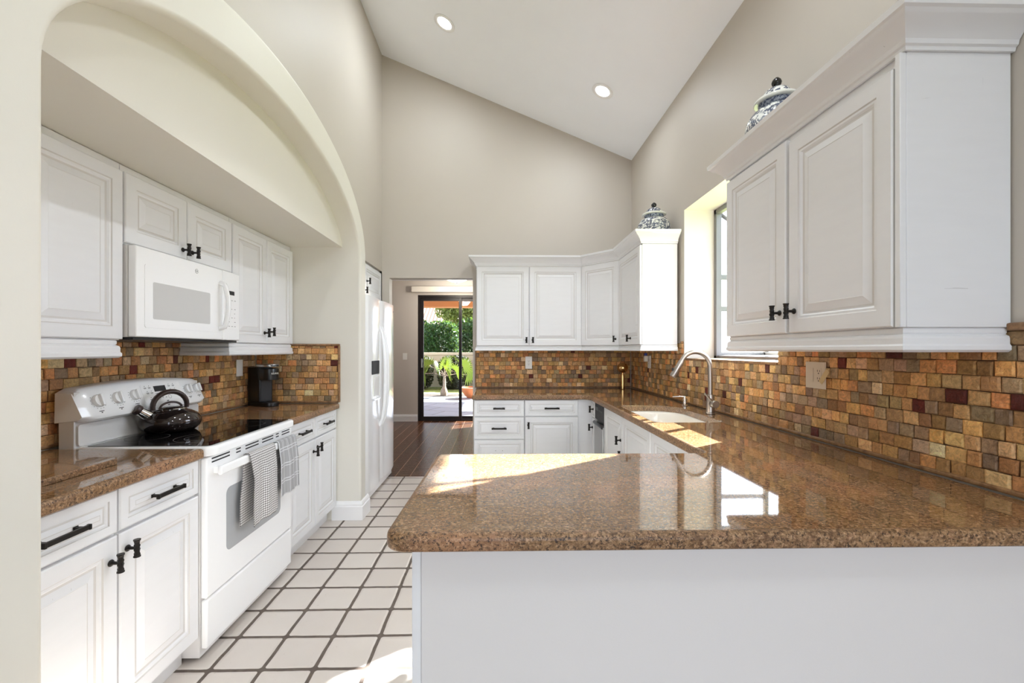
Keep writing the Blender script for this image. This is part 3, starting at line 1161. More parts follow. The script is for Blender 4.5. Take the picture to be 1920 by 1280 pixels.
wallcab('white wall cabinet right of the microwave', 2.636, 3.414, 1.372, 2.128,
        [door(0.006, w3 / 2 - 0.003, 0.004, 0.722, (w3 / 2 - 0.034, 0.075)), door(w3 / 2 + 0.003, w3 - 0.014, 0.004, 0.722, (w3 / 2 + 0.034, 0.085))], rail=(-0.02, w3 - 0.028))

# cabinet over the fridge
cabinet('wall_cabinet', 'small white cabinet over the fridge', 'cabinet', (-1.295, 3.60, 1.84), LW, 1.146, 0.60, 0.345,
        [door(0.02, 0.56, 0.02, 0.325, (0.53, 0.06)), door(0.566, 1.142, 0.02, 0.325, (0.62, 0.16))], stile=0.05)

# ------------------------------------------------------------------ right wall cabinet (near)
TOPZ = 2.19
def upper(label, loc, rot, w_, fronts, dpt=0.305, h=TOPZ - 1.395, **kw):
    return cabinet('wall_cabinet', label, 'cabinet', loc, rot, w_, dpt, h, fronts, **kw)
# local x runs toward the camera: x=0 at Y=2.15
RY0, RY1 = 2.150, 1.208
wr = RY0 - RY1
T = upper('large white wall cabinet on the right, nearest the camera', (1.165, RY0, 1.395), RW, wr,
          [door(0.006, 0.452, 0.002, 0.77, (0.418, 0.085)), door(0.470, wr - 0.024, 0.002, 0.752, (0.504, 0.085))])
bm = new_bm()
box(bm, wr - 0.018, wr, -0.019, 0.0, 0.0, 0.785, 0.002, 1)
obj('end_stile', bm, M['cab'], T, smooth=20)
bm = new_bm()
sweep(bm, [(0.0, 0.307), (0.0, -0.004), (wr + 0.001, -0.004), (wr + 0.001, 0.307)], [(o, z + 0.002 + TOPZ - 1.395 - 0.012) for o, z in CROWN])
obj('crown_moulding', bm, M['cab'], T, smooth=25)
bm = new_bm()
sweep(bm, [(0.012, 0.300), (0.012, -0.001), (wr - 0.01, -0.001), (wr - 0.01, 0.300)], [(o, z * 0.95) for o, z in RAIL])
obj('light_rail', bm, M['cab'], T, smooth=25)
bm = new_bm()
box(bm, 0.004, wr - 0.004, 0.0, 0.303, TOPZ - 1.395 + 0.001, TOPZ - 1.395 + 0.06)
obj('top_deck', bm, M['cab'], T, smooth=20)

# ------------------------------------------------------------------ corner run of wall cabinets
UZ = 1.372
UH = TOPZ - UZ
BYF = 4.44           # back run carcass front
T1 = cabinet('wall_cabinet', 'white two-door wall cabinet on the back wall', 'cabinet', (-0.223, BYF, UZ), 0, 1.085, YB - BYF - 0.022, UH,
             [door(0.004, 0.537, 0.004, UH - 0.008, (0.512, 0.06)), door(0.545, 1.077, 0.004, UH - 0.008, (0.578, 0.06))])
# diagonal corner unit: front from (0.862,4.44) to (1.165,4.108)
pA, pB = Vector((0.864, BYF)), Vector((1.165, 4.100))
ang = math.atan2(pB.y - pA.y, pB.x - pA.x)
wd = (pB - pA).length
T2 = thing('wall_cabinet', 'white angled corner wall cabinet with one door', 'cabinet', (pA.x, pA.y, UZ), ang)
def loc2(p):
    d_ = Vector(p) - pA
    return (d_.x * math.cos(-ang) - d_.y * math.sin(-ang), d_.x * math.sin(-ang) + d_.y * math.cos(-ang))
bm = new_bm()
prism(bm, [loc2(p) for p in ((0.864, BYF), (1.165, 4.100), (1.452, 4.100), (1.452, 4.727), (0.864, 4.727))], 'Z', 0, UH, bev=0.001)
obj('carcass', bm, M['cab'], T2, smooth=20)
dd = obj('door', front_mesh(wd - 0.012, UH - 0.012), [M['cab'], M['glaze']], T2, (0.006, -0.0005, 0.004), smooth=12)
link_mesh('knob', KNOB, dd, (wd - 0.045, -0.02, 0.06), 'black iron T-shaped knob')
# right run single door
RYa, RYb = 4.098, 3.470
T3 = cabinet('wall_cabinet', 'white single-door wall cabinet left of the window', 'cabinet', (1.165, RYa, UZ), RW, RYa - RYb, 0.287, UH,
             [door(0.004, RYa - RYb - 0.004, 0.004, UH - 0.008, (RYa - RYb - 0.24, 0.06))])
# continuous crown and rail, deck on top
path = [(-0.223, 4.728), (-0.223, BYF - 0.004), (0.864, BYF - 0.004), (1.161, 4.100), (1.161, RYb), (1.452, RYb)]
bm = new_bm()
sweep(bm, path, [(o, z + TOPZ + 0.001) for o, z in CROWN])
o = obj('crown_moulding', bm, M['cab'], smooth=25)
tag(o, 'white crown moulding along the top of the corner wall cabinets', 'crown moulding')
bm = new_bm()
path = [(-0.221, 4.716), (-0.221, BYF - 0.001), (0.862, BYF - 0.001), (1.160, 4.100), (1.160, RYb + 0.005), (1.452, RYb + 0.005)]
sweep(bm, path, [(o_2, z * 0.66 + UZ - 0.001) for o_2, z in RAIL])
o = obj('light_rail', bm, M['cab'], smooth=25)
tag(o, 'white moulded rail along the bottom of the corner wall cabinets', 'rail')
bm = new_bm()
prism(bm, [(1.17, 3.474), (1.451, 3.474), (1.451, 4.096), (1.17, 4.096)], 'Z', UH + 0.0005, UH + 0.055)
for v_ in bm.verts:
    x_, y_ = v_.co.x, v_.co.y
    v_.co.x, v_.co.y = RYa - y_, x_ - 1.165
obj('top_deck', bm, M['cab'], T3, smooth=20)

# ------------------------------------------------------------------ back and right base cabinets
BB = 4.02
cabinet('base_cabinet', 'white three-drawer base cabinet beside the doorway', 'cabinet', (-0.226, BB, 0), 0, 0.470, YB - BB - 0.025, 0.872,
        [drawer(0.004, 0.466, 0.716, 0.866, 0.10), drawer(0.004, 0.466, 0.505, 0.708), drawer(0.004, 0.466, 0.30, 0.497, holes=True), drawer(0.004, 0.466, 0.115, 0.292)], 0.10)
TB = cabinet('base_cabinet', 'white base cabinet with one drawer and one door on the back wall', 'cabinet', (0.246, BB, 0), 0, 0.640, YB - BB - 0.025, 0.872,
        [drawer(0.004, 0.498, 0.716, 0.866), door(0.004, 0.498, 0.115, 0.708, (0.034, 0.635))], 0.10)
BX = 0.89            # right run carcass front
dB = XR - BX - 0.025
def rbase(label, y0, y1, fronts, hollow=False):
    return cabinet('base_cabinet', label, 'cabinet', (BX, y0, 0), RW, y0 - y1, dB, 0.872, fronts, 0.10, hollow=hollow)
rbase('narrow white base cabinet with drawer and door in the far corner', 4.012, 3.862,
      [drawer(0.022, 0.146, 0.716, 0.866, p=False) | {'knob': (0.085, 0.79)}, door(0.022, 0.146, 0.115, 0.708, (0.055, 0.62))])
rbase('white two-door sink base cabinet under the sink', 3.536, 2.452,
      [door(0.006, 0.522, 0.115, 0.866, (0.49, 0.69)), door(0.528, 1.078, 0.115, 0.866, (0.56, 0.60))], True)
rbase('white base cabinet under the inner corner of the peninsula', 2.450, 1.735, [door(0.006, 0.36, 0.115, 0.866, (0.33, 0.60)), door(0.366, 0.709, 0.115, 0.866, (0.40, 0.60))])

# narrow undercounter appliance
T = thing('trash_compactor', 'narrow stainless and black undercounter compactor between the white cabinets', 'appliance', (BX, 3.860, 0), RW)
wa = 0.322
bm = new_bm()
box(bm, 0.002, wa - 0.002, 0.0, dB, 0.06, 0.868, 0.002, 1)
obj('body', bm, M['black'], T)
bm = new_bm()
box(bm, 0.004, wa - 0.004, -0.022, -0.0005, 0.72, 0.862, 0.003, 2)
cp = obj('control_panel', bm, M['grey_panel'], T)
bm = new_bm()
box(bm, 0.03, 0.13, -0.0245, -0.0225, 0.80, 0.83, 0.001, 1)
for k in range(4):
    box(bm, 0.16 + 0.035 * k, 0.18 + 0.035 * k, -0.0245, -0.0225, 0.80, 0.815, 0.001, 1)
obj('button', bm, M['black'], cp)
bm = new_bm()
box(bm, 0.004, wa - 0.004, -0.028, -0.0005, 0.11, 0.69, 0.004, 2)
dr = obj('door', bm, M['steel'], T)
bm = new_bm()
prism(bm, [(-0.0285, 0.672), (-0.040, 0.676), (-0.044, 0.69), (-0.0285, 0.706)], 'X', 0.004, wa - 0.004, bev=0.003)
obj('handle', bm, M['black'], T)
bm = new_bm()
box(bm, 0.02, wa - 0.02, 0.03, dB, 0.0, 0.06)
obj('toe_kick', bm, M['black'], T)

# peninsula body
T = thing('peninsula_base', 'plain white panelled peninsula base in the foreground', 'cabinet', (-0.205, 1.035, 0))
bm = new_bm()
box(bm, 0.022, 1.655, 0.004, 0.655, 0.0, 0.872, 0.001, 1)
obj('carcass', bm, M['cab'], T, smooth=20)
bm = new_bm()
box(bm, 0.022, 1.655, 0.0, 0.0035, 0.0, 0.872)
obj('front_panel', bm, M['panel'], T, smooth=20)
bm = new_bm()
box(bm, 0.0, 0.0215, -0.004, 0.655, 0.0, 0.872, 0.002, 1)
obj('end_panel', bm, M['cab'], T, smooth=20)

# ------------------------------------------------------------------ long countertop with sink cut-out
SX0, SX1, SY0, SY1 = 0.905, 1.315, 2.465, 3.22
def round_poly(corners, n=8):
    """corners: (x, y, r) counter-clockwise"""
    out = []
    m_ = len(corners)
    for i in range(m_):
        a, b, c_ = Vector(corners[i - 1][:2]), Vector(corners[i][:2]), Vector(corners[(i + 1) % m_][:2])
        r = corners[i][2]
        if r <= 0:
            out.append((b.x, b.y))
            continue
        d1, d2 = (a - b).normalized(), (c_ - b).normalized()
        an = d1.angle(d2)
        tl = r / math.tan(an / 2)
        p1, p2 = b + d1 * tl, b + d2 * tl
        cen = b + (d1 + d2).normalized() * (r / math.sin(an / 2))
        a1 = math.atan2(p1.y - cen.y, p1.x - cen.x)
        a2 = math.atan2(p2.y - cen.y, p2.x - cen.x)
        da = (a2 - a1 + PI) % (2 * PI) - PI
        for k in range(n + 1):
            q = a1 + da * k / n
            out.append((cen.x + r * math.cos(q), cen.y + r * math.sin(q)))
    return out
SINK = round_poly([(SX0, SY0, 0.05), (SX1, SY0, 0.06), (SX1 + 0.01, SY1, 0.20), (SX0, SY1, 0.05)])
CF = 0.838
outl = round_poly([(-0.262, 0.975, 0.05), (1.462, 0.975, 0), (1.462, 4.736, 0), (-0.243, 4.736, 0), (-0.243, 3.972, 0.015), (0.79, 3.972, 0.03), (CF, 3.90, 0.03), (CF, 1.742, 0.02), (-0.244, 1.742, 0.03)], 6)
bm = new_bm()
slab(bm, outl, 0.873, ZC, holes=[SINK], r=0.016, mi_edge=1)
o = obj('countertop', bm, [M['granite'], M['granite_edge']], smooth=40)
tag(o, 'long polished brown granite countertop over peninsula, sink and back wall', 'countertop')

# sink
T = thing('kitchen_sink', 'white undermount kitchen sink set in the granite below the faucet', 'sink', (1.11, 2.84, 0.70))
bm = new_bm()
def scaled(k, z):
    return [((p[0] - 1.11) * k, (p[1] - 2.84) * k, z - 0.70) for p in SINK]
rings = []
for k, z in ((1.035, 0.866), (1.02, 0.8725), (0.99, 0.870), (0.97, 0.855), (0.955, 0.80), (0.93, 0.735), (0.86, 0.705), (0.5, 0.700), (0.08, 0.698)):
    rings.append([bm.verts.new(p) for p in scaled(k, z)])
for k, z in ((1.0, 0.69), (1.04, 0.80), (1.08, 0.868)):
    pass
for a, b in zip(rings, rings[1:]):
    for j in range(len(a)):
        bm.faces.new((a[j], a[(j + 1) % len(a)], b[(j + 1) % len(a)], b[j]))
bm.faces.new(rings[-1])
obj('basin', bm, M['sink'], T, smooth=60)
bm = new_bm()
lathe(bm, [(0.042, 0.0005), (0.044, 0.004), (0.036, 0.005), (0.030, 0.002), (0.012, 0.002), (0.010, 0.007), (0.004, 0.008)], 20)
obj('drain', bm, M['steel'], T)

# faucet
T = thing('faucet', 'brushed nickel gooseneck pull-down faucet behind the sink', 'faucet', (1.379, 2.78, ZC))
bm = new_bm()
lathe(bm, [(0.027, 0.0005), (0.029, 0.003), (0.029, 0.009), (0.025, 0.013), (0.0245, 0.12), (0.0235, 0.126), (0.016, 0.128)], 24)
obj('base', bm, M['nickel'], T)
bm = new_bm()
pts = [(0, 0, 0.127), (0, 0, 0.20), (-0.002, 0, 0.29)]
cxa, rz_ = -0.100, 0.098
for k in range(0, 15):
    a = PI * k / 14 * 0.86
    pts.append((cxa + rz_ * math.cos(a), -0.004 * k / 14, 0.305 + rz_ * math.sin(a)))
obj('neck', (tube(bm, pts, 0.0135, 16), bm)[1], M['nickel'], T, smooth=60)
e = Vector(pts[-1])
dirv = (Vector(pts[-1]) - Vector(pts[-2])).normalized()
bm = new_bm()
tube(bm, [e, e + dirv * 0.012, e + dirv * 0.04, e + dirv * 0.115, e + dirv * 0.12], [0.0155, 0.017, 0.0175, 0.0225, 0.019], 18)
sp_ = obj('spray_head', bm, M['nickel'], T, smooth=40)
bm = new_bm()
mid = e + dirv * 0.075 + Vector((-0.0215, 0, -0.004))
box(bm, mid.x - 0.004, mid.x + 0.004, mid.y - 0.007, mid.y + 0.007, mid.z - 0.022, mid.z + 0.022, 0.002, 2)
obj('spray_button', bm, M['black'], sp_)
bm = new_bm()
lathe(bm, [(0.004, -0.072), (0.021, -0.072), (0.0245, -0.067), (0.0245, -0.032), (0.019, -0.022)], 20, center=(0.0, 0.0, 0.07), axis='Y')
obj('lever_hub', bm, M['nickel'], T, smooth=40)
bm = new_bm()
tube(bm, [(0.0, -0.05, 0.075), (-0.03, -0.05, 0.105), (-0.06, -0.048, 0.14)], [0.0075, 0.007, 0.006], 10)
obj('lever', bm, M['nickel'], T, smooth=60)

# soap dispenser
T = thing('soap_dispenser', 'small chrome soap pump on the counter behind the sink', 'soap dispenser', (1.40, 3.21, ZC))
bm = new_bm()
lathe(bm, [(0.022, 0.0005), (0.023, 0.006), (0.014, 0.012), (0.013, 0.035), (0.017, 0.038), (0.017, 0.052), (0.010, 0.056), (0.006, 0.068)], 18)
obj('pump', bm, M['chrome'], T)
bm = new_bm()
tube(bm, [(0.004, 0, 0.066), (-0.03, 0.02, 0.066), (-0.075, 0.045, 0.060)], [0.0065, 0.0055, 0.0045], 10)
obj('spout', bm, M['chrome'], T, smooth=60)

# brass post with ball top in the corner
T = thing('brass_ornament', 'brass cylinder with a round ball top in the counter corner', 'ornament', (1.318, 4.545, ZC))
bm = new_bm()
lathe(bm, [(0.0225, 0.0005), (0.0235, 0.003), (0.019, 0.006), (0.018, 0.15), (0.0165, 0.155)], 20)
obj('post', bm, M['brass'], T, smooth=50)
bm = new_bm()
prof = [(0.008, 0.152), (0.010, 0.160), (0.007, 0.168), (0.009, 0.176)]
for k in range(1, 15):
    a = PI * k / 14.5
    prof.append((0.056 * math.sin(a), 0.228 - 0.054 * math.cos(a)))
lathe(bm, prof, 24)
obj('ball', bm, M['brass'], T, smooth=60)

# ------------------------------------------------------------------ range
RYL, RYR = 1.862, 2.622
T = thing('electric_range', 'white freestanding electric range with black glass cooktop', 'range', (-1.26, RYL, 0), LW)
# local x = Y-RYL, y = -(X+1.26) so front is negative y
W = RYR - RYL
bm = new_bm()
box(bm, 0.0, W, 0.008, 0.60, 0.02, 0.895, 0.002, 1)
for x in (0.03, W - 0.06):
    for y in (0.03, 0.5):
        box(bm, x, x + 0.03, y, y + 0.03, 0.0, 0.03, mi=1)
obj('body', bm, [M['appl_side'], M['black']], T)
bm = new_bm()
box(bm, 0.003, W - 0.003, -0.020, 0.0065, 0.055, 0.262, 0.008, 3)
obj('storage_drawer', bm, M['appl'], T)
bm = new_bm()
box(bm, 0.003, W - 0.003, -0.020, 0.0065, 0.270, 0.868, 0.006, 3)
D = obj('oven_door', bm, M['appl'], T)
bm = new_bm()
gl = round_poly([(0.135, 0.41, 0.03), (W - 0.135, 0.41, 0.03), (W - 0.135, 0.70, 0.03), (0.135, 0.70, 0.03)], 5)
prism(bm, gl, 'Y', -0.0206, -0.0195)
obj('oven_window', bm, M['ovenglass'], D, smooth=20)
bm = new_bm()
for (a, b) in ((0.035, 0.16), (0.21, 0.245), (0.285, 0.40), (0.435, 0.545), (0.575, 0.605), (0.64, 0.73)):
    for z in (0.842, 0.857):
        box(bm, a, b, -0.0212, -0.0195, z, z + 0.006)
obj('vent_slot', bm, M['mark'], D, smooth=0)
bm = new_bm()
box(bm, 0.035, W - 0.035, -0.062, -0.044, 0.787, 0.827, 0.007, 3)
for x in (0.045, W - 0.075):
    box(bm, x, x + 0.03, -0.046, -0.0195, 0.793, 0.822, 0.003, 2)
obj('handle', bm, M['appl'], D)
# cooktop
bm = new_bm()
rim = round_poly([(0.0, -0.045, 0.04), (W, -0.045, 0.04), (W, 0.53, 0.01), (0.0, 0.53, 0.01)], 6)
slab(bm, rim, 0.8755, 0.917, r=0.012)
obj('cooktop_frame', bm, M['appl'], T)
bm = new_bm()
gl = round_poly([(0.022, -0.018, 0.02), (W - 0.022, -0.018, 0.02), (W - 0.022, 0.50, 0.01), (0.022, 0.50, 0.01)], 5)
prism(bm, gl, 'Z', 0.9172, 0.9195)
G = obj('cooktop_glass', bm, M['glossblack'], T, smooth=20)
bm = new_bm()
def ring(cx_, cy_, r):
    n_ = 40
    for k in range(n_):
        a, b = 2 * PI * k / n_, 2 * PI * (k + 1) / n_
        quad(bm, [(cx_ + rr * math.cos(q), cy_ + rr * math.sin(q), 0.9199) for rr, q in ((r, a), (r, b), (r - 0.002, b), (r - 0.002, a))])
bm.free()
for cx_, cy_, r in ((0.20, 0.125, 0.115), (0.20, 0.125, 0.075), (0.20, 0.385, 0.085), (W - 0.20, 0.385, 0.115), (W - 0.20, 0.125, 0.085), (W / 2, 0.42, 0.05)):
    bm = new_bm()
    ring(cx_, cy_, r)
    bmesh.ops.remove_doubles(bm, verts=bm.verts, dist=1e-6)
    obj('burner_ring', bm, M['burner'], G, smooth=0)
# backguard: lower riser and overhanging slanted control panel
bm = new_bm()
prism(bm, [(0.535, 0.90), (0.600, 0.90), (0.600, 1.15), (0.535, 1.15), ], 'X', 0.004, W - 0.004, bev=0.004)
bx = round_poly([(0.012, 0.919, 0.012), (W - 0.012, 0.919, 0.012), (W - 0.012, 1.012, 0.012), (0.012, 1.012, 0.012)], 4)
prism(bm, bx, 'Y', 0.524, 0.536)
obj('backguard', bm, M['appl_side'], T)
bm = new_bm()
NX = 20
secs = []
for i in range(NX + 1):
    u = i / NX
    x = u * W
    top = 1.158 + 0.026 * math.sin(PI * u) ** 0.8 if 0 < u < 1 else 1.158
    ins = 0.012 if i in (0, NX) else 0.0
    secs.append([bm.verts.new((x, y, z)) for y, z in ((0.50 + ins, 1.020 + ins), (0.488 + ins, 1.030 + ins), (0.486 + ins, 1.045), (0.528 + ins, top - 0.022), (0.542, top - 0.004 - ins), (0.560, top - ins), (0.610, top - ins), (0.612, 1.020))])
for a, b in zip(secs, secs[1:]):
    for j in range(8):
        bm.faces.new((a[j], a[(j + 1) % 8], b[(j + 1) % 8], b[j]))
bm.faces.new(secs[0][::-1])
bm.faces.new(secs[-1])
P = obj('control_panel', bm, M['appl'], T, smooth=40)
SL = math.atan2(0.042, 0.117)    # slant of the panel face
def onpanel(x, s):
    """point on the slanted face, s metres up from its lower edge"""
    return Vector((x, 0.486 + s * math.sin(SL), 1.045 + s * math.cos(SL)))
def face_obj(name, bm_, mats, parent, x, s, smooth=35):
    o_3 = obj(name, bm_, mats, parent, onpanel(x, s), 0, smooth)
    o_3.rotation_euler = (-SL, 0, 0)
    return o_3
for i, (x, s, r) in enumerate(((0.085, 0.064, 0.029), (0.185, 0.066, 0.029), (0.278, 0.070, 0.026), (W - 0.122, 0.068, 0.027), (W - 0.050, 0.068, 0.026))):
    bm = new_bm()
    lathe(bm, [(r, -0.0005), (r, -0.004), (r * 0.93, -0.010), (r * 0.88, -0.013)], 24, axis='Y')
    box(bm, -0.0065, 0.0065, -0.026, -0.0125, -r * 0.92, r * 0.92, 0.003, 2)
    kn = face_obj('control_knob', bm, M['appl'], P, x, s)
    bm = new_bm()
    for k in range(11):
        a = R(-210 + k * 24)
        box(bm, (r + 0.007) * math.cos(a) - 0.0012, (r + 0.007) * math.cos(a) + 0.0012, -0.0006, -0.0001, (r + 0.007) * math.sin(a) - 0.0012, (r + 0.007) * math.sin(a) + 0.0012)
    box(bm, -0.012, 0.012, -0.0006, -0.0001, -r - 0.02, -r - 0.017)
    box(bm, -0.003, 0.003, -0.0006, -0.0001, -r - 0.027, -r - 0.023)
    face_obj('dial_mark', bm, M['mark'], P, x, s, 0)
bm = new_bm()
pl = round_poly([(-0.13, -0.045, 0.008), (0.13, -0.045, 0.008), (0.13, 0.05, 0.008), (-0.13, 0.05, 0.008)], 4)
prism(bm, pl, 'Y', -0.0012, -0.0002)
nf_ = len(bm.faces)
rr_ = random.Random(5)
for (x, z) in ((-0.105, 0.034), (-0.078, 0.034), (-0.098, 0.006), (-0.072, 0.006), (-0.088, -0.028), (0.052, 0.034), (0.082, 0.034), (0.056, 0.008), (0.086, 0.008), (0.10, -0.024)):
    box(bm, x - 0.0015, x + 0.0015, -0.0018, -0.0012, z + 0.006, z + 0.009)
    box(bm, x - 0.008, x + 0.008, -0.0018, -0.0012, z - 0.002, z)
    box(bm, x - 0.006, x + 0.006, -0.0018, -0.0012, z - 0.006, z - 0.0045)
for x in (-0.043, -0.012, 0.018):
    box(bm, x - 0.009, x + 0.009, -0.0018, -0.0012, -0.003, -0.001)
for x in (-0.038, 0.036):
    for k in range(14):
        a = 2 * PI * k / 14
        box(bm, x + 0.010 * math.cos(a) - 0.001, x + 0.010 * math.cos(a) + 0.001, -0.0018, -0.0012, -0.027 + 0.010 * math.sin(a) - 0.001, -0.027 + 0.010 * math.sin(a) + 0.001)
for x, s in ((-0.012, -1), (0.010, 1)):
    for q in (-1, 1):
        box(bm, x + q * 0.003 - 0.0012, x + q * 0.003 + 0.0012, -0.0018, -0.0012, -0.028 - s * 0.0015, -0.025 - s * 0.0015)
    box(bm, x - 0.001, x + 0.001, -0.0018, -0.0012, -0.028 + s * 0.001, -0.026 + s * 0.001)
bm.faces.ensure_lookup_table()
for f in bm.faces[nf_:]:
    f.material_index = 1
K = face_obj('keypad', bm, [M['appl'], M['mark']], P, 0.455, 0.066)
bm = new_bm()
box(bm, -0.052, 0.026, -0.002, -0.0013, 0.008, 0.038, 0.0005, 1)
obj('display', bm, M['mark'], K)
bm = new_bm()
for k, (a, b) in enumerate(((0.0, 0.022), (0.003, 0.016), (0.0, 0.022), (0.004, 0.020), (0.0, 0.014))):
    box(bm, a - 0.011, b - 0.011, -0.0008, -0.0002, 0.016 - k * 0.0075, 0.0205 - k * 0.0075)
face_obj('maker_badge', bm, M['mark'], P, 0.47, -0.004 + 0.012, 0)

# kettle
T = thing('kettle', 'dark brown whistling tea kettle on the black cooktop', 'kettle', (-1.672, 2.245, 0.9205), R(-118))
bm = new_bm()
prof = [(0.03, 0.0), (0.092, 0.0), (0.104, 0.004), (0.122, 0.022), (0.130, 0.044), (0.128, 0.062), (0.112, 0.084), (0.085, 0.101), (0.062, 0.109), (0.060, 0.111)]
lathe(bm, prof, 40)
obj('body', bm, M['kettle'], T, smooth=50)
bm = new_bm()
lathe(bm, [(0.064, 0.1085), (0.066, 0.112), (0.063, 0.115), (0.060, 0.1145)], 32)
obj('rim', bm, M['chrome'], T, smooth=50)
bm = new_bm()
lathe(bm, [(0.0595, 0.1115), (0.052, 0.117), (0.030, 0.122), (0.008, 0.124)], 32)
ld = obj('lid', bm, M['kettle'], T, smooth=50)
bm = new_bm()
pts = [(0.048 * math.cos(a), 0, 0.116 + 0.028 * math.sin(a)) for a in [PI * k / 12 for k in range(13)]]
tube(bm, pts, 0.0055, 8)
obj('lid_handle', bm, M['kettle_handle'], ld, smooth=60)
bm = new_bm()
tube(bm, [(0.085, 0, 0.075), (0.118, 0, 0.100), (0.140, 0, 0.118)], [0.028, 0.024, 0.021], 18)
obj('spout', bm, M['chrome'], T, smooth=50)
bm = new_bm()
tube(bm, [(0.132, 0, 0.113), (0.137, 0, 0.117), (0.150, 0, 0.128), (0.152, 0, 0.1295)], [0.020, 0.025, 0.024, 0.014], 18)
obj('whistle_cap', bm, M['kettle_handle'], T, smooth=50)
bm = new_bm()
pts = []
for k in range(17):
    a = R(-12) + (PI + R(24)) * k / 16
    pts.append((0.004 + 0.076 * math.cos(a), 0, 0.126 + 0.072 * math.sin(a)))
tube(bm, pts, [0.0150 + 0.005 * math.sin(PI * k / 16) for k in range(17)], 12, flat=0.62)
obj('handle', bm, M['kettle_handle'], T, smooth=60)

# ------------------------------------------------------------------ towels
def towel(name, label, mat, y0, y1, front, back, seed, spread):
    """hangs over the oven handle; X outward"""
    rnd = random.Random(seed)
    bm = new_bm()
    uvl = bm.loops.layers.uv.new('UVMap')
    NU, NVF, NVB, NA = 28, 30, 24, 8
    XH, ZH, RH = -1.26 + 0.053, 0.807, 0.0135     # bar centre
    path = []
    top = ZH + 0.024
    for k in range(NVF):
        path.append(('f', front * (1 - k / NVF)))
    for k in range(NA + 1):
        path.append(('a', PI * k / NA))
    for k in range(1, NVB + 1):
        path.append(('b', back * k / NVB))
    ph = rnd.uniform(0, 6)
    grid, uvs = [], []
    for i in range(NU + 1):
        u = i / NU
        col, uc = [], []
        for (k, s) in path:
            amp = 0.0
            if k == 'a':
                x = XH + RH * math.cos(s)
                z = top - 0.004 + 0.006 * math.sin(s)
                dist = front + RH * s
                hang = 0.0
            else:
                hang = s
                sgn = 1 if k == 'f' else -1
                amp = min(1.0, hang / 0.12)
                fold = 0.008 * math.sin(u * 9.5 + ph) + 0.004 * math.sin(u * 21 + ph * 2)
                x = XH + sgn * (RH + 0.001) + (max(0.0, fold + 0.007) if sgn > 0 else 0.0) * amp + (0.010 * amp if sgn > 0 else 0.006 * amp)
                z = top - 0.004 - s
                dist = front - s if k == 'f' else front + RH * PI + s
            wid = (y1 - y0)
            yc = (y0 + y1) / 2
            y = yc + (u - 0.5) * wid * (1 + spread * min(1.0, hang / 0.3)) + 0.004 * math.sin(hang * 14 + ph) * amp
            if k == 'b':
                y -= 0.028 * min(1.0, hang / 0.2)
            col.append(bm.verts.new((x, y, z)))
            uc.append((u * wid * 1.35, dist))
        grid.append(col)
        uvs.append(uc)
    for i in range(NU):
        for j in range(len(path) - 1):
            f = bm.faces.new((grid[i][j], grid[i + 1][j], grid[i + 1][j + 1], grid[i][j + 1]))
            for lp, (a, b) in zip(f.loops, ((i, j), (i + 1, j), (i + 1, j + 1), (i, j + 1))):
                lp[uvl].uv = uvs[a][b]
    o = obj(name, bm, mat, smooth=70)
    so = o.modifiers.new('thickness', 'SOLIDIFY')
    so.thickness = 0.003
    so.offset = 0
    tag(o, label, 'towel', 'dish towels on the oven handle')
    return o
towel('dish_towel', 'dark and white checked dish towel on the oven handle', M['check'], 2.10, 2.335, 0.345, 0.33, 4, 0.07)
towel('dish_towel', 'pale grey plaid dish towel on the oven handle', M['plaid'], 2.372, 2.568, 0.295, 0.27, 9, 0.05)

# ------------------------------------------------------------------ microwave
T = thing('microwave', 'white over-the-range microwave under the short cabinet', 'microwave', (-1.59, 1.886, 1.374), LW)
W, Hm = 0.746, 0.408
bm = new_bm()
box(bm, 0.0, W, 0.0, 0.285, 0.012, Hm, 0.002, 1)
obj('body', bm, M['appl_side'], T)
bm = new_bm()
box(bm, 0.004, W - 0.004, -0.02, 0.28, 0.0, 0.0115, 0.001, 1)
obj('vent_base', bm, M['black'], T)
xs = 0.585
bm = new_bm()
box(bm, 0.0, xs, -0.036, -0.002, 0.013, Hm, 0.006, 3)
D = obj('door', bm, M['appl'], T)
bm = new_bm()
fr = round_poly([(0.045, 0.055, 0.01), (xs - 0.02, 0.055, 0.01), (xs - 0.02, 0.335, 0.01), (0.045, 0.335, 0.01)], 4)
prism(bm, fr, 'Y', -0.0385, -0.036)
obj('door_frame', bm, M['appl'], D, smooth=20)
bm = new_bm()
gl = round_poly([(0.090, 0.095, 0.008), (0.475, 0.095, 0.008), (0.475, 0.262, 0.008), (0.090, 0.262, 0.008)], 4)
prism(bm, gl, 'Y', -0.0391, -0.0386)
obj('door_window', bm, M['mwglass'], D, smooth=20)
bm = new_bm()
pts = [(xs - 0.03, -0.040, 0.075), (xs - 0.03, -0.066, 0.085)]
for k in range(9):
    u = k / 8
    pts.append((xs - 0.03, -0.070 - 0.016 * math.sin(PI * u), 0.095 + 0.215 * u))
pts += [(xs - 0.03, -0.066, 0.320), (xs - 0.03, -0.040, 0.330)]
tube(bm, pts, 0.0125, 12)
obj('handle', bm, M['appl'], D, smooth=60)
bm = new_bm()
box(bm, xs + 0.002, W, -0.036, -0.002, 0.013, Hm, 0.006, 3)
P = obj('control_panel', bm, M['appl'], T)
bm = new_bm()
kp = round_poly([(xs + 0.03, 0.075, 0.008), (W - 0.022, 0.075, 0.008), (W - 0.022, 0.318, 0.008), (xs + 0.03, 0.318, 0.008)], 4)
prism(bm, kp, 'Y', -0.0375, -0.0362)
nf_ = len(bm.faces)
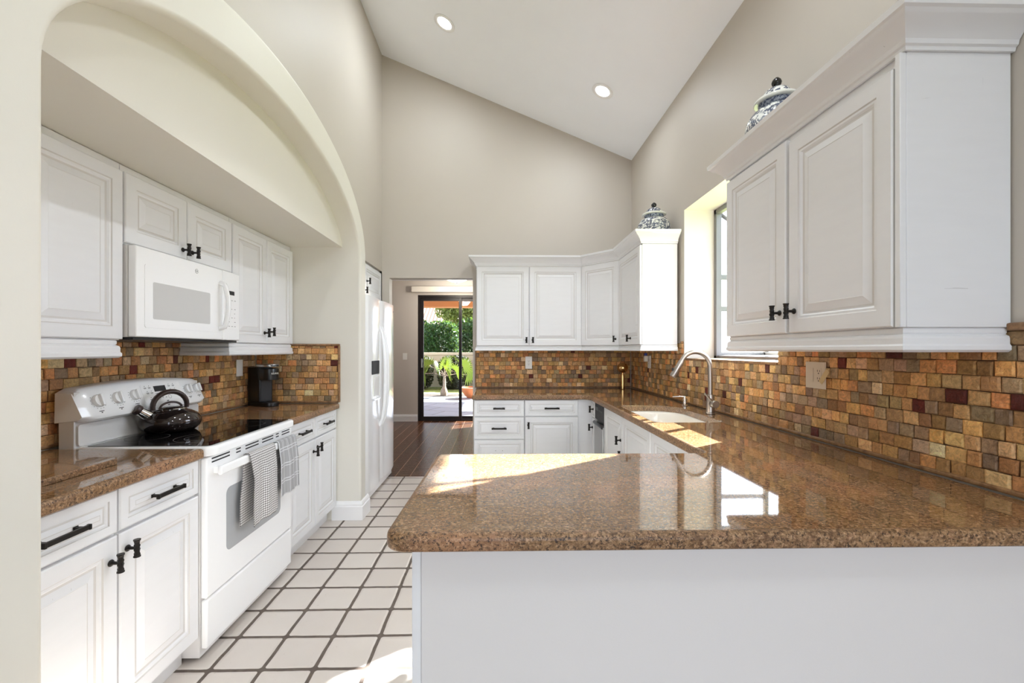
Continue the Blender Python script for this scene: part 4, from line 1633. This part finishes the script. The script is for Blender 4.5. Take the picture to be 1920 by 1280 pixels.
for r_ in range(7):
    for c_ in range(3):
        if rr_.random() < 0.85:
            x = xs + 0.05 + c_ * 0.027
            z = 0.092 + r_ * 0.025
            box(bm, x, x + rr_.uniform(0.006, 0.014), -0.0381, -0.0376, z, z + 0.003)
bm.faces.ensure_lookup_table()
for f in bm.faces[nf_:]:
    f.material_index = 1
KP = obj('keypad', bm, [M['appl'], M['appl_grey']], P, smooth=20)
bm = new_bm()
box(bm, xs + 0.045, xs + 0.105, -0.0384, -0.0376, 0.275, 0.298)
obj('display', bm, M['mark'], KP, smooth=0)
bm = new_bm()
lathe(bm, [(0.0115, -0.0366), (0.0115, -0.0361)], 24, center=(0.375, 0, 0.362), axis='Y')
lathe(bm, [(0.0098, -0.0369), (0.0098, -0.0367)], 24, center=(0.375, 0, 0.362), axis='Y', mi=1)
B = obj('maker_badge', bm, [M['appl_grey'], M['appl']], D, smooth=0)
text('badge_letters', 'GE', 0.0125, M['appl_grey'], B, (0.375, -0.0371, 0.362), (PI / 2, 0, 0))

# ------------------------------------------------------------------ coffee maker
T = thing('coffee_maker', 'slim black single-cup coffee maker in the alcove corner', 'coffee maker', (-1.765, 3.285, ZC), R(62))
bm = new_bm()
bp = round_poly([(-0.055, -0.135, 0.045), (0.055, -0.135, 0.045), (0.055, 0.12, 0.03), (-0.055, 0.12, 0.03)], 6)
slab(bm, bp, 0.0005, 0.03, r=0.005)
obj('base', bm, M['black'], T)
bm = new_bm()
cpoly = round_poly([(-0.055, -0.035, 0.012), (0.055, -0.035, 0.012), (0.055, 0.12, 0.03), (-0.055, 0.12, 0.03)], 6)
slab(bm, cpoly, 0.0305, 0.29, r=0.006)
CO = obj('column', bm, M['black'], T)
bm = new_bm()
box(bm, -0.042, 0.042, -0.0375, -0.0352, 0.04, 0.195, 0.001, 1)
obj('splash_panel', bm, M['grey_panel'], CO)
bm = new_bm()
hp = round_poly([(-0.056, -0.135, 0.05), (0.056, -0.135, 0.05), (0.056, -0.0355, 0.004), (-0.056, -0.0355, 0.004)], 8)
slab(bm, hp, 0.195, 0.280, r=0.006)
HD = obj('brew_head', bm, M['black'], T)
bm = new_bm()
lp_ = round_poly([(-0.056, -0.135, 0.05), (0.056, -0.135, 0.05), (0.056, 0.02, 0.02), (-0.056, 0.02, 0.02)], 8)
slab(bm, lp_, 0.2805 + 0.0105, 0.312, r=0.006)
LD = obj('lid', bm, M['steel'], T)
bm = new_bm()
box(bm, -0.03, 0.03, -0.1375, -0.130, 0.296, 0.305, 0.002, 2)
obj('lid_grip', bm, M['black'], LD)
text('maker_name', 'KEURIG', 0.017, M['plate'], HD, (0.0, -0.1358, 0.243), (PI / 2, 0, 0), 0.0006)

# ------------------------------------------------------------------ fridge
FY0, FY1 = 3.665, 4.655
T = thing('refrigerator', 'white side-by-side refrigerator standing between the pier and the doorway', 'refrigerator', (-1.17, FY0, 0), LW)
W = FY1 - FY0
bm = new_bm()
box(bm, 0.004, W - 0.004, 0.0, 0.74, 0.10, 1.79, 0.004, 2)
obj('cabinet', bm, M['appl_side'], T)
bm = new_bm()
box(bm, 0.015, W - 0.015, -0.03, 0.60, 0.018, 0.0995, 0.004, 2)
obj('kick_grille', bm, M['appl'], T)
for x in (0.05, W - 0.05):
    for y in (0.03, 0.6):
        bm = new_bm()
        lathe(bm, [(0.018, 0.0), (0.018, 0.012), (0.010, 0.013), (0.010, 0.0175)], 12, center=(x, y, 0))
        obj('foot', bm, M['black'], T)
SPL = 0.448
def fdoor(x0, x1):
    bm_ = new_bm()
    N_ = 10
    sec = []
    for i in range(N_ + 1):
        u = i / N_
        x = x0 + (x1 - x0) * u
        y = -0.055 - 0.018 * (1 - (2 * u - 1) ** 2)
        if i in (0, N_):
            y += 0.012
        sec.append((x, y))
    poly = sec + [(x1, -0.003), (x0, -0.003)]
    prism(bm_, poly, 'Z', 0.105, 1.80, bev=0.003)
    return bm_
D1 = obj('freezer_door', fdoor(0.002, SPL - 0.003), M['appl'], T, smooth=35)
D2 = obj('fridge_door', fdoor(SPL + 0.003, W - 0.002), M['appl'], T, smooth=35)
for Dd, x in ((D1, SPL - 0.04), (D2, SPL + 0.04)):
    bm = new_bm()
    pts = []
    for k in range(15):
        u = k / 14
        pts.append((x, -0.060 - 0.055 * math.sin(PI * u) ** 0.5, 0.62 + 0.93 * u))
    tube(bm, pts, [0.012 + 0.006 * math.sin(PI * k / 14) for k in range(15)], 12)
    obj('handle', bm, M['appl'], Dd, smooth=60)
bm = new_bm()
box(bm, 0.12, 0.33, -0.0795, -0.066, 1.115, 1.235, 0.004, 2)
obj('dispenser_panel', bm, M['grey_panel'], D1)
bm = new_bm()
box(bm, 0.12, 0.33, -0.0785, -0.066, 0.90, 1.11, 0.004, 2)
box(bm, 0.145, 0.305, -0.0795, -0.0784, 0.92, 1.09, mi=1)
box(bm, 0.13, 0.32, -0.095, -0.078, 0.885, 0.90, 0.003, 2)
obj('dispenser_recess', bm, [M['appl'], M['appl_side']], D1)
bm = new_bm()
lathe(bm, [(0.012, -0.0722), (0.012, -0.0695)], 16, center=(0.90 - 0.0, 0, 1.73), axis='Y')
obj('maker_badge', bm, M['appl_grey'], D2)

# ------------------------------------------------------------------ ginger jars
def jar(label, loc, s=1.0, sz=1.0, rz=0.0):
    T = thing('ginger_jar', label, 'jar', loc, rz, 'blue and white ginger jars on the cabinets')
    def L(name, prof, mat, par):
        bm_ = new_bm()
        lathe(bm_, [(r * s, h * sz) for r, h in prof], 40)
        return obj(name, bm_, mat, par, smooth=50)
    L('body', [(0.07, 0.0), (0.078, 0.003), (0.080, 0.012), (0.098, 0.04), (0.122, 0.075), (0.135, 0.110), (0.136, 0.130), (0.128, 0.158), (0.106, 0.188), (0.082, 0.204), (0.074, 0.208)], M['porcelain'], T)
    L('collar', [(0.073, 0.2085), (0.078, 0.215), (0.079, 0.230), (0.074, 0.2315)], M['porc_band'], T)
    ld_ = L('lid', [(0.070, 0.232), (0.094, 0.2325), (0.097, 0.238), (0.093, 0.245), (0.072, 0.2475), (0.066, 0.262), (0.052, 0.283), (0.030, 0.296), (0.012, 0.300)], M['porcelain'], T)
    L('lid_rim', [(0.094, 0.2318), (0.0985, 0.235), (0.0985, 0.241), (0.093, 0.246)], M['porc_white'], ld_)
    L('finial', [(0.008, 0.2995), (0.010, 0.303), (0.019, 0.312), (0.0225, 0.322), (0.019, 0.333), (0.009, 0.343), (0.002, 0.346)], M['kettle_handle'] if False else M['glossblack'], ld_)
    return T
jar('blue and white ginger jar on the corner cabinet left of the window', (1.322, 3.64, TOPZ + 0.056), 1.0, 0.97)
jar('blue and white ginger jar half hidden on the large right wall cabinet', (1.316, 2.015, TOPZ + 0.061), 0.98, 1.06, R(70))

# ------------------------------------------------------------------ outlets and switches
def plate_thing(name, label, cat, loc, rot, w_, h_, mat, kind, group=None):
    T = thing(name, label, cat, loc, rot, group)
    bm_ = new_bm()
    box(bm_, -w_ / 2, w_ / 2, -0.006, 0.0, -h_ / 2, h_ / 2, 0.002, 2)
    obj('cover_plate', bm_, mat, T)
    def rocker(x):
        b = new_bm()
        box(b, x - 0.017, x + 0.017, -0.0085, -0.0062, -0.033, 0.033, 0.0012, 1)
        obj('rocker', b, mat, T)
    def recept(x):
        b = new_bm()
        box(b, x - 0.0165, x + 0.0165, -0.0078, -0.0062, -0.034, 0.034, 0.001, 1)
        rc = obj('receptacle', b, mat, T)
        b = new_bm()
        for z in (-0.017, 0.017):
            box(b, x - 0.0075, x - 0.0055, -0.0084, -0.0079, z - 0.001, z + 0.008)
            box(b, x + 0.0055, x + 0.0075, -0.0084, -0.0079, z - 0.001, z + 0.007)
            lathe(b, [(0.0028, -0.0084), (0.0028, -0.0079)], 8, center=(x, 0, z - 0.008), axis='Y')
        obj('slot', b, M['mark'], rc, smooth=0)
    for k, x in kind:
        (rocker if k == 'r' else recept)(x)
    return T
TS = 0.0148
plate_thing('outlet', 'white double outlet on the mosaic under the back cabinets', 'outlet', (0.335, YB - TS, 1.192), 0, 0.074, 0.134, M['plate'], [('o', 0)])
plate_thing('light_switch', 'white rocker switch on the mosaic beside the coffee maker', 'switch', (XALC + TS, 3.185, 1.20), LW, 0.074, 0.120, M['plate'], [('r', 0)])
plate_thing('light_switch', 'white rocker switch on the taupe wall beyond the doorway', 'switch', (-1.737, YD - 0.0008, 1.21), 0, 0.08, 0.125, M['plate'], [('r', 0)])
plate_thing('outlet', 'white outlet on the right mosaic wall near the far corner', 'outlet', (XR - TS, 4.135, 1.215), RW, 0.08, 0.122, M['plate'], [('o', 0)])
T = thing('plug_in_freshener', 'small white and blue plug-in on the outlet near the far corner', 'plug-in', (XR - TS - 0.0088, 4.165, 1.245), RW)
bm = new_bm()
box(bm, -0.025, 0.02, -0.035, -0.0002, -0.028, 0.03, 0.009, 3)
obj('body', bm, M['plate'], T)
bm = new_bm()
box(bm, -0.018, 0.013, -0.030, -0.006, 0.0305, 0.055, 0.006, 3)
obj('cap', bm, M['blueplug'], T)
T = plate_thing('outlet', 'almond double plate with switch and outlet under the large right cabinet', 'outlet', (XR - TS, 1.953, 1.215), RW, 0.122, 0.122, M['almond'], [('r', -0.026), ('o', 0.024)])
bm = new_bm()
box(bm, -0.012, 0.012, -0.0005, 0.0005, -0.036, 0.036)
o = obj('paper_tag', bm, M['paper'], None, (XR - TS - 0.016, 1.885, 1.212))
o.rotation_euler = (0, R(38), RW)
tag(o, 'small tan paper tag tilted on the almond outlet plate', 'tag')

# ------------------------------------------------------------------ window
T = tag(obj('window_1', (lambda b: (box(b, XR - 0.012, WX + 0.001, WY0 + 0.001, WY1 - 0.001, WZ0 + 0.0005, WZ0 + 0.016, 0.003, 2), b)[1])(new_bm()), M['liner']), 'garden window over the sink with grey frame and glass shelves', 'window', None, 'structure')
GX1 = 2.13
y0, y1, z0, z1, zf = WY0 + 0.004, WY1 - 0.004, WZ0 + 0.017, WZ1 - 0.004, 2.16
bm = new_bm()
fw = 0.036
def bar(p, q, s=fw / 2):
    p, q = Vector(p), Vector(q)
    tube(bm, [p, q], s * 1.25, 4)
# wall frame
for y in (y0 + fw / 2, y1 - fw / 2):
    box(bm, WX + 0.001, WX + 0.045, y - fw / 2, y + fw / 2, z0, z1, 0.002, 1)
box(bm, WX + 0.001, WX + 0.045, y0, y1, z1 - fw, z1, 0.002, 1)
box(bm, WX + 0.001, GX1, y0, y1, z0, z0 + 0.02, 0.002, 1)
# outer frame
for y in (y0 + fw / 2, y0 + (y1 - y0) / 3, y0 + (y1 - y0) * 2 / 3, y1 - fw / 2):
    box(bm, GX1 - 0.03, GX1, y - fw / 2, y + fw / 2, z0, zf, 0.002, 1)
box(bm, GX1 - 0.03, GX1, y0, y1, zf - fw, zf, 0.002, 1)
box(bm, GX1 - 0.03, GX1, y0, y1, z0 + 0.02, z0 + 0.045, 0.002, 1)
for y in (y0 + 0.015, y0 + (y1 - y0) / 3, y0 + (y1 - y0) * 2 / 3, y1 - 0.015):
    tube(bm, [(WX + 0.03, y, z1 - 0.02), (GX1 - 0.015, y, zf - 0.015)], 0.018, 4)
for y in (y0 + 0.012, y1 - 0.012):
    box(bm, WX + 0.045, GX1 - 0.03, y - 0.012, y + 0.012, z0 + 0.02, z0 + 0.045, 0.002, 1)
    for z in (1.675, 1.925):
        box(bm, WX + 0.045, GX1 - 0.03, y - 0.008, y + 0.008, z - 0.04, z, 0.002, 1)
obj('window_frame', bm, M['winframe'], T, smooth=20)
bm = new_bm()
quad(bm, [(GX1 - 0.015, y0, z0), (GX1 - 0.015, y1, z0), (GX1 - 0.015, y1, zf), (GX1 - 0.015, y0, zf)])
for y in (y0 + 0.012, y1 - 0.012):
    quad(bm, [(WX + 0.04, y, z0), (GX1 - 0.015, y, z0), (GX1 - 0.015, y, zf), (WX + 0.04, y, z1)])
quad(bm, [(WX + 0.03, y0, z1 - 0.01), (WX + 0.03, y1, z1 - 0.01), (GX1 - 0.015, y1, zf - 0.005), (GX1 - 0.015, y0, zf - 0.005)])
obj('pane', bm, M['glass'], T, smooth=0)
for z in (1.675, 1.925):
    bm = new_bm()
    box(bm, WX + 0.05, GX1 - 0.035, y0 + 0.03, y1 - 0.03, z, z + 0.006)
    obj('shelf', bm, M['shelfglass'], T, smooth=0)
bm = new_bm()
box(bm, WX + 0.046, GX1 - 0.032, y0 + 0.001, y1 - 0.001, z0 + 0.0205, z0 + 0.024)
obj('window_floor', bm, M['winfloor'], T, smooth=0)

# ------------------------------------------------------------------ ceiling lights
slope = math.atan(0.4106)
def can(label, x, y):
    z = zceil(x)
    T = thing('recessed_light', label, 'ceiling light', (x, y, z - 0.0015), 0, 'recessed lights in the sloping ceiling')
    T.rotation_euler = (0, slope, 0)
    bm_ = new_bm()
    lathe(bm_, [(0.098, 0.0), (0.099, -0.004), (0.094, -0.007), (0.074, -0.006), (0.066, -0.0015), (0.066, 0.0)], 36)
    obj('trim_ring', bm_, M['base'], T, smooth=40)
    bm_ = new_bm()
    lathe(bm_, [(0.005, -0.0012), (0.064, -0.0012), (0.064, -0.004), (0.005, -0.0045)], 32)
    obj('lens', bm_, M['lamp'], T, smooth=40)
    ld_ = bpy.data.lights.new('can_lamp', 'AREA')
    ld_.shape = 'DISK'
    ld_.size = 0.12
    ld_.energy = CAN_POWER
    ld_.color = (0.86, 0.94, 1.0)
    lo = bpy.data.objects.new('can_lamp', ld_)
    C.objects.link(lo)
    lo.parent = T
    lo.location = (0, 0, -0.02)
can('recessed ceiling light higher on the slope, nearer the left wall', -0.475, 3.84)
can('recessed ceiling light lower on the slope, nearer the right wall', 0.935, 3.85)
can('unseen added fill light over the aisle beside the peninsula, higher on the slope', -0.475, 1.6)  # this and the next three are unseen, added for fill
can('unseen added fill light over the peninsula, lower on the slope', 0.935, 1.6)
can('unseen added fill light near the rear opening, higher on the slope', -0.475, -0.6)
can('unseen added fill light near the rear opening, lower on the slope', 0.935, -0.6)

# dome light in the dining room
T = thing('dome_light', 'white glass dome ceiling light beyond the doorway', 'ceiling light', (-0.70, 7.35, DZC))
bm = new_bm()
lathe(bm, [(0.02, 0.0), (0.16, -0.001), (0.165, -0.02), (0.15, -0.03), (0.02, -0.031)], 32)
obj('canopy', bm, M['nickel'], T)
bm = new_bm()
lathe(bm, [(0.205, -0.032), (0.21, -0.04), (0.195, -0.075), (0.15, -0.11), (0.09, -0.132), (0.01, -0.14)], 36)
obj('shade', bm, M['dome'], T, smooth=60)
bm = new_bm()
lathe(bm, [(0.004, -0.140), (0.012, -0.142), (0.012, -0.155), (0.004, -0.16)], 12)
obj('finial', bm, M['bronze'], T)
ld_ = bpy.data.lights.new('dome_lamp', 'POINT')
ld_.energy = 20
ld_.shadow_soft_size = 0.12
ld_.color = (1, 0.93, 0.82)
lo = bpy.data.objects.new('dome_lamp', ld_)
C.objects.link(lo)
lo.parent = T
lo.location = (0, 0, -0.25)

# ------------------------------------------------------------------ sliding glass door
T = thing('door_1', 'dark framed sliding glass door to the patio', 'door', (SD0, YD + 0.03, 0))
T['kind'] = 'structure'
W = SD1 - SD0
bm = new_bm()
def rect_frame(x0, x1, ya, yb, za, zb, s, sb=None):
    box(bm, x0, x0 + s, ya, yb, za, zb, 0.002, 1)
    box(bm, x1 - s, x1, ya, yb, za, zb, 0.002, 1)
    box(bm, x0 + s, x1 - s, ya, yb, zb - s, zb, 0.002, 1)
    box(bm, x0 + s, x1 - s, ya, yb, za, za + (sb or s), 0.002, 1)
rect_frame(0.002, W - 0.002, 0.0, 0.11, 0.001, SDZ - 0.002, 0.045, 0.03)
obj('door_frame', bm, M['bronze'], T, smooth=20)
for i, (xa, xb, ya) in enumerate(((0.048, 0.82, 0.012), (0.76, 1.52, 0.055), (1.46, W - 0.048, 0.055))):
    bm = new_bm()
    rect_frame(xa, xb, ya, ya + 0.035, 0.032, SDZ - 0.048, 0.055, 0.05)
    pn = obj('sliding_panel', bm, M['bronze'], T, smooth=20)
    bm = new_bm()
    quad(bm, [(xa + 0.05, ya + 0.018, 0.08), (xb - 0.05, ya + 0.018, 0.08), (xb - 0.05, ya + 0.018, SDZ - 0.1), (xa + 0.05, ya + 0.018, SDZ - 0.1)])
    obj('pane', bm, M['doorglass'], pn, smooth=0)
    if i == 0:
        bm = new_bm()
        box(bm, xa + 0.012, xa + 0.034, ya - 0.03, ya - 0.001, 1.0, 1.17, 0.004, 2)
        obj('handle', bm, M['steel'], pn)
T = thing('blind_valance', 'cream blind valance above the sliding glass door', 'valance', (-1.60, YD, 2.40))
bm = new_bm()
box(bm, 0.0, 2.5, -0.10, -0.085, 0.0, 0.105, 0.003, 1)
box(bm, 0.0, 0.012, -0.086, -0.001, 0.0, 0.105, 0.002, 1)
box(bm, 2.488, 2.5, -0.086, -0.001, 0.0, 0.105, 0.002, 1)
obj('valance_board', bm, M['valance'], T)
bm = new_bm()
box(bm, 0.05, 2.45, -0.07, -0.002, 0.01, 0.045)
obj('blind_track', bm, M['appl_grey'], T)

# ------------------------------------------------------------------ outside
bm = new_bm()
quad(bm, [(-14, 13.4, -0.04), (22, 13.4, -0.04), (22, 40, -0.04), (-14, 40, -0.04)])
quad(bm, [(3.0, -8, -0.04), (22, -8, -0.04), (22, 13.4, -0.04), (3.0, 13.4, -0.04)])
quad(bm, [(1.8, -8, -0.04), (3.0, -8, -0.04), (3.0, 8.2, -0.04), (1.8, 8.2, -0.04)])
struct('lawn', bm, M['lawn'], 'mown grass beyond the patio', 'lawn', 0)
bm = new_bm()
box(bm, -5, 3.0, 8.26, 12.55, -0.10, -0.02)
struct('patio', bm, M['paver'], 'grey paved patio outside the sliding door', 'patio', 0)
bm = new_bm()
box(bm, -6, 3.0, 12.56, 13.4, -0.12, -0.03)
struct('planting_bed', bm, M['soil'], 'dark soil bed at the edge of the patio', 'soil', 0)
# patio roof with beam, its unseen slab lengthened to shade the patio
bm = new_bm()
box(bm, -5, 3.0, 8.3, 13.8, 2.90, 3.05)
box(bm, -5, 3.0, 11.35, 11.7, 2.46, 2.8995)
struct('patio_roof', bm, M['terra'], 'terracotta coloured patio roof beam outside', 'roof', 0)

def leaves(bm, n, fn, size, rnd, cl):
    for _ in range(n):
        p = fn(rnd)
        nrm = Vector((rnd.uniform(-1, 1), rnd.uniform(-1, 0.4), rnd.uniform(-0.3, 1))).normalized()
        a = nrm.orthogonal().normalized()
        a.rotate(Matrix.Rotation(rnd.uniform(0, 6.28), 3, nrm))
        b = nrm.cross(a)
        s = size * rnd.uniform(0.6, 1.3)
        c_ = rnd.random()
        vs_ = [bm.verts.new(p + a * s * u + b * s * v_) for u, v_ in ((-1, 0), (-0.2, -0.5), (0.9, 0), (-0.2, 0.5))]
        f = bm.faces.new(vs_)
        for lp in f.loops:
            lp[cl] = (c_, c_, c_, 1)
def shrub(name, label, cat, blobs, n, size, mat, seed, trunk=None, group=None):
    rnd = random.Random(seed)
    T = thing(name, label, cat, (blobs[0][0], blobs[0][1], -0.03), 0, group)
    bm_ = new_bm()
    cl = bm_.loops.layers.float_color.new('tint')
    tot = sum(b[3] * b[4] * b[5] for b in blobs)
    for (x, y, z, a, b, c_) in blobs:
        def fn(r_):
            while True:
                q = Vector((r_.uniform(-1, 1), r_.uniform(-1, 1), r_.uniform(-1, 1)))
                if 0.45 < (abs(q.x) ** 3 + abs(q.y) ** 3 + abs(q.z) ** 3) ** (1 / 3) < 1.0:
                    return Vector((x - blobs[0][0] + q.x * a, y - blobs[0][1] + q.y * b, z + 0.03 + q.z * c_))
        leaves(bm_, int(n * a * b * c_ / tot), fn, size, rnd, cl)
    obj('foliage', bm_, mat, T, smooth=0, fixn=False)
    if trunk:
        bm_ = new_bm()
        for (p, q, r_) in trunk:
            tube(bm_, [(p[0] - blobs[0][0], p[1] - blobs[0][1], p[2]), (q[0] - blobs[0][0], q[1] - blobs[0][1], q[2])], [r_, r_ * 0.6], 8)
        obj('trunk', bm_, M['bark'], T)
    return T
# low dark hedge: three bushes side by side
for i, x in enumerate((-2.86, -1.53, -0.20)):
    shrub('hedge_bush', ['dark clipped hedge bush left of the palm', 'dark clipped hedge bush directly behind the palm', 'dark clipped hedge bush behind the terracotta bowl'][i], 'bush',
          [(x, 15.2, 0.55, 0.60, 0.4, 0.60)], 4200, 0.05, M['leaf_dark'], 20 + i, [((x, 15.2, 0.0), (x, 15.2, 0.6), 0.04)], 'dark hedge bushes beyond the patio')
bm = new_bm()
box(bm, -8, 10, 15.95, 16.15, -0.03, 1.14)
box(bm, -8, 10, 15.92, 16.18, 1.14, 1.24, 0.01, 1)
struct('garden_wall', bm, M['garden_wall'], 'low cream garden wall behind the hedge', 'wall', 0)
for i, (x, y, h_) in enumerate(((-3.3, 18.5, 2.6), (-2.25, 17.2, 2.5), (-1.15, 18.5, 2.7), (0.0, 17.2, 2.5))):
    shrub('garden_shrub', ['tall green shrub behind the garden wall, beside the stone post', 'tall green shrub behind the garden wall, above the left palm leaves', 'tall green shrub behind the garden wall, above the right palm leaves', 'tall green shrub behind the garden wall, right of the terracotta bowl'][i], 'shrub',
          [(x, y, h_ * 0.48, 0.8, 0.45, h_ * 0.52)], 6000, 0.075, M['leaf_green'], 40 + i, [((x, y, 0.0), (x, y, h_ * 0.6), 0.05)], 'green shrubs behind the garden wall')
x, y = -1.5, 20.4
shrub('tree', 'yellow-green tree rising above the shrubs under the patio roof edge', 'tree',
      [(x, y, 3.2, 1.1, 0.9, 0.9), (x + 0.7, y - 0.3, 2.6, 0.8, 0.6, 0.8), (x - 0.9, y, 3.3, 0.6, 0.5, 0.5)], 8000, 0.085, M['leaf_yellow'], 60, [((x, y, 0), (x, y, 3.0), 0.09)])
bm = new_bm()
box(bm, -2.92, -2.72, 14.3, 14.5, -0.03, 2.24, 0.01, 1)
box(bm, -2.95, -2.69, 14.27, 14.53, 2.2405, 2.31, 0.01, 1)
o = obj('stone_post', bm, M['stonepost'])
tag(o, 'pale yellow stone post at the left edge of the glass door', 'post')
# neighbour house
T = thing('house', 'white neighbour house with tiled roof beyond the trees', 'house', (-3.0, 24.0, -0.03))
bm = new_bm()
box(bm, -5, 6, 0, 5, 0, 2.75)
obj('wall', bm, M['house_wall'], T, smooth=0)
bm = new_bm()
prism(bm, [(-0.6, 2.6), (2.5, 4.2), (5.6, 2.6), (5.6, 2.75), (2.5, 4.4), (-0.6, 2.75)], 'X', -5.5, 6.5)
obj('roof', bm, M['rooftile'], T, smooth=0)

# fan palm
PXc, PYc = -1.62, 12.95
T = thing('fan_palm', 'small fan palm with bright leaves at the patio edge', 'palm', (PXc, PYc, -0.03))
bm = new_bm()
tube(bm, [(0, 0, 0.0), (0, 0, 0.10), (0.005, 0, 0.19), (0.01, 0, 0.26), (0.015, 0, 0.60)], [0.10, 0.118, 0.085, 0.05, 0.036], 12)
obj('trunk', bm, M['bark'], T)
rnd = random.Random(2)
for i, (az, el, ln, sz) in enumerate(((175, 34, 0.56, 0.36), (190, 8, 0.58, 0.36), (100, 74, 0.30, 0.40), (60, 60, 0.34, 0.40), (5, 28, 0.62, 0.36), (20, 2, 0.70, 0.34), (-70, 22, 0.36, 0.34), (-35, 20, 0.46, 0.32), (-120, 40, 0.34, 0.34))):
    az, el = R(az), R(el)
    d_ = Vector((math.cos(az) * math.cos(el), math.sin(az) * math.cos(el), math.sin(el)))
    s0 = Vector((0.015, 0, 0.58))
    e0 = s0 + d_ * ln
    bm = new_bm()
    tube(bm, [s0, s0 + d_ * ln * 0.5 + Vector((0, 0, 0.05)), e0], [0.016, 0.012, 0.009], 6)
    lf = obj('frond_stalk', bm, M['bark'], T)
    bm = new_bm()
    cl = bm.loops.layers.float_color.new('tint')
    side = d_.cross(Vector((0, 0, 1))).normalized()
    upv = side.cross(d_).normalized()
    tc_ = rnd.uniform(0.3, 0.95)
    n_ = 15
    pl = (side * rnd.uniform(0.2, 0.6) + upv).normalized()
    for k in range(n_):
        a0, a1 = R(-105 + 210 * k / n_), R(-105 + 210 * (k + 1) / n_)
        am = (a0 + a1) / 2
        def P3(a, r_, lift):
            return e0 + d_ * (r_ * math.cos(a)) + pl * (r_ * math.sin(a)) + upv * lift + Vector((0, 0, -0.30 * r_ * r_))
        tip = bm.verts.new(P3(am, sz * rnd.uniform(0.9, 1.05), 0))
        b0 = bm.verts.new(P3(a0, sz * 0.55, 0))
        b1 = bm.verts.new(P3(a1, sz * 0.55, 0))
        m0 = bm.verts.new(P3(am, sz * 0.55, 0.018))
        c0 = bm.verts.new(e0)
        for tri in ((c0, b0, m0), (c0, m0, b1), (b0, tip, m0), (m0, tip, b1)):
            f = bm.faces.new(tri)
            for lp in f.loops:
                cc = min(1, max(0, tc_ + rnd.uniform(-0.12, 0.12)))
                lp[cl] = (cc, cc, cc, 1)
    obj('frond', bm, M['leaf_palm'], lf, smooth=0, fixn=False)
# terracotta bowl
T = thing('terracotta_bowl', 'wide terracotta planter bowl on the patio', 'planter', (-0.72, 12.2, -0.02))
bm = new_bm()
lathe(bm, [(0.14, 0.0), (0.16, 0.01), (0.26, 0.13), (0.34, 0.24), (0.365, 0.26), (0.365, 0.30), (0.335, 0.30), (0.315, 0.255)], 32, cap=True)
obj('bowl', bm, M['pot'], T)
bm = new_bm()
lathe(bm, [(0.01, 0.257), (0.313, 0.257), (0.313, 0.265), (0.01, 0.29)], 28)
obj('soil', bm, M['soil'], T)
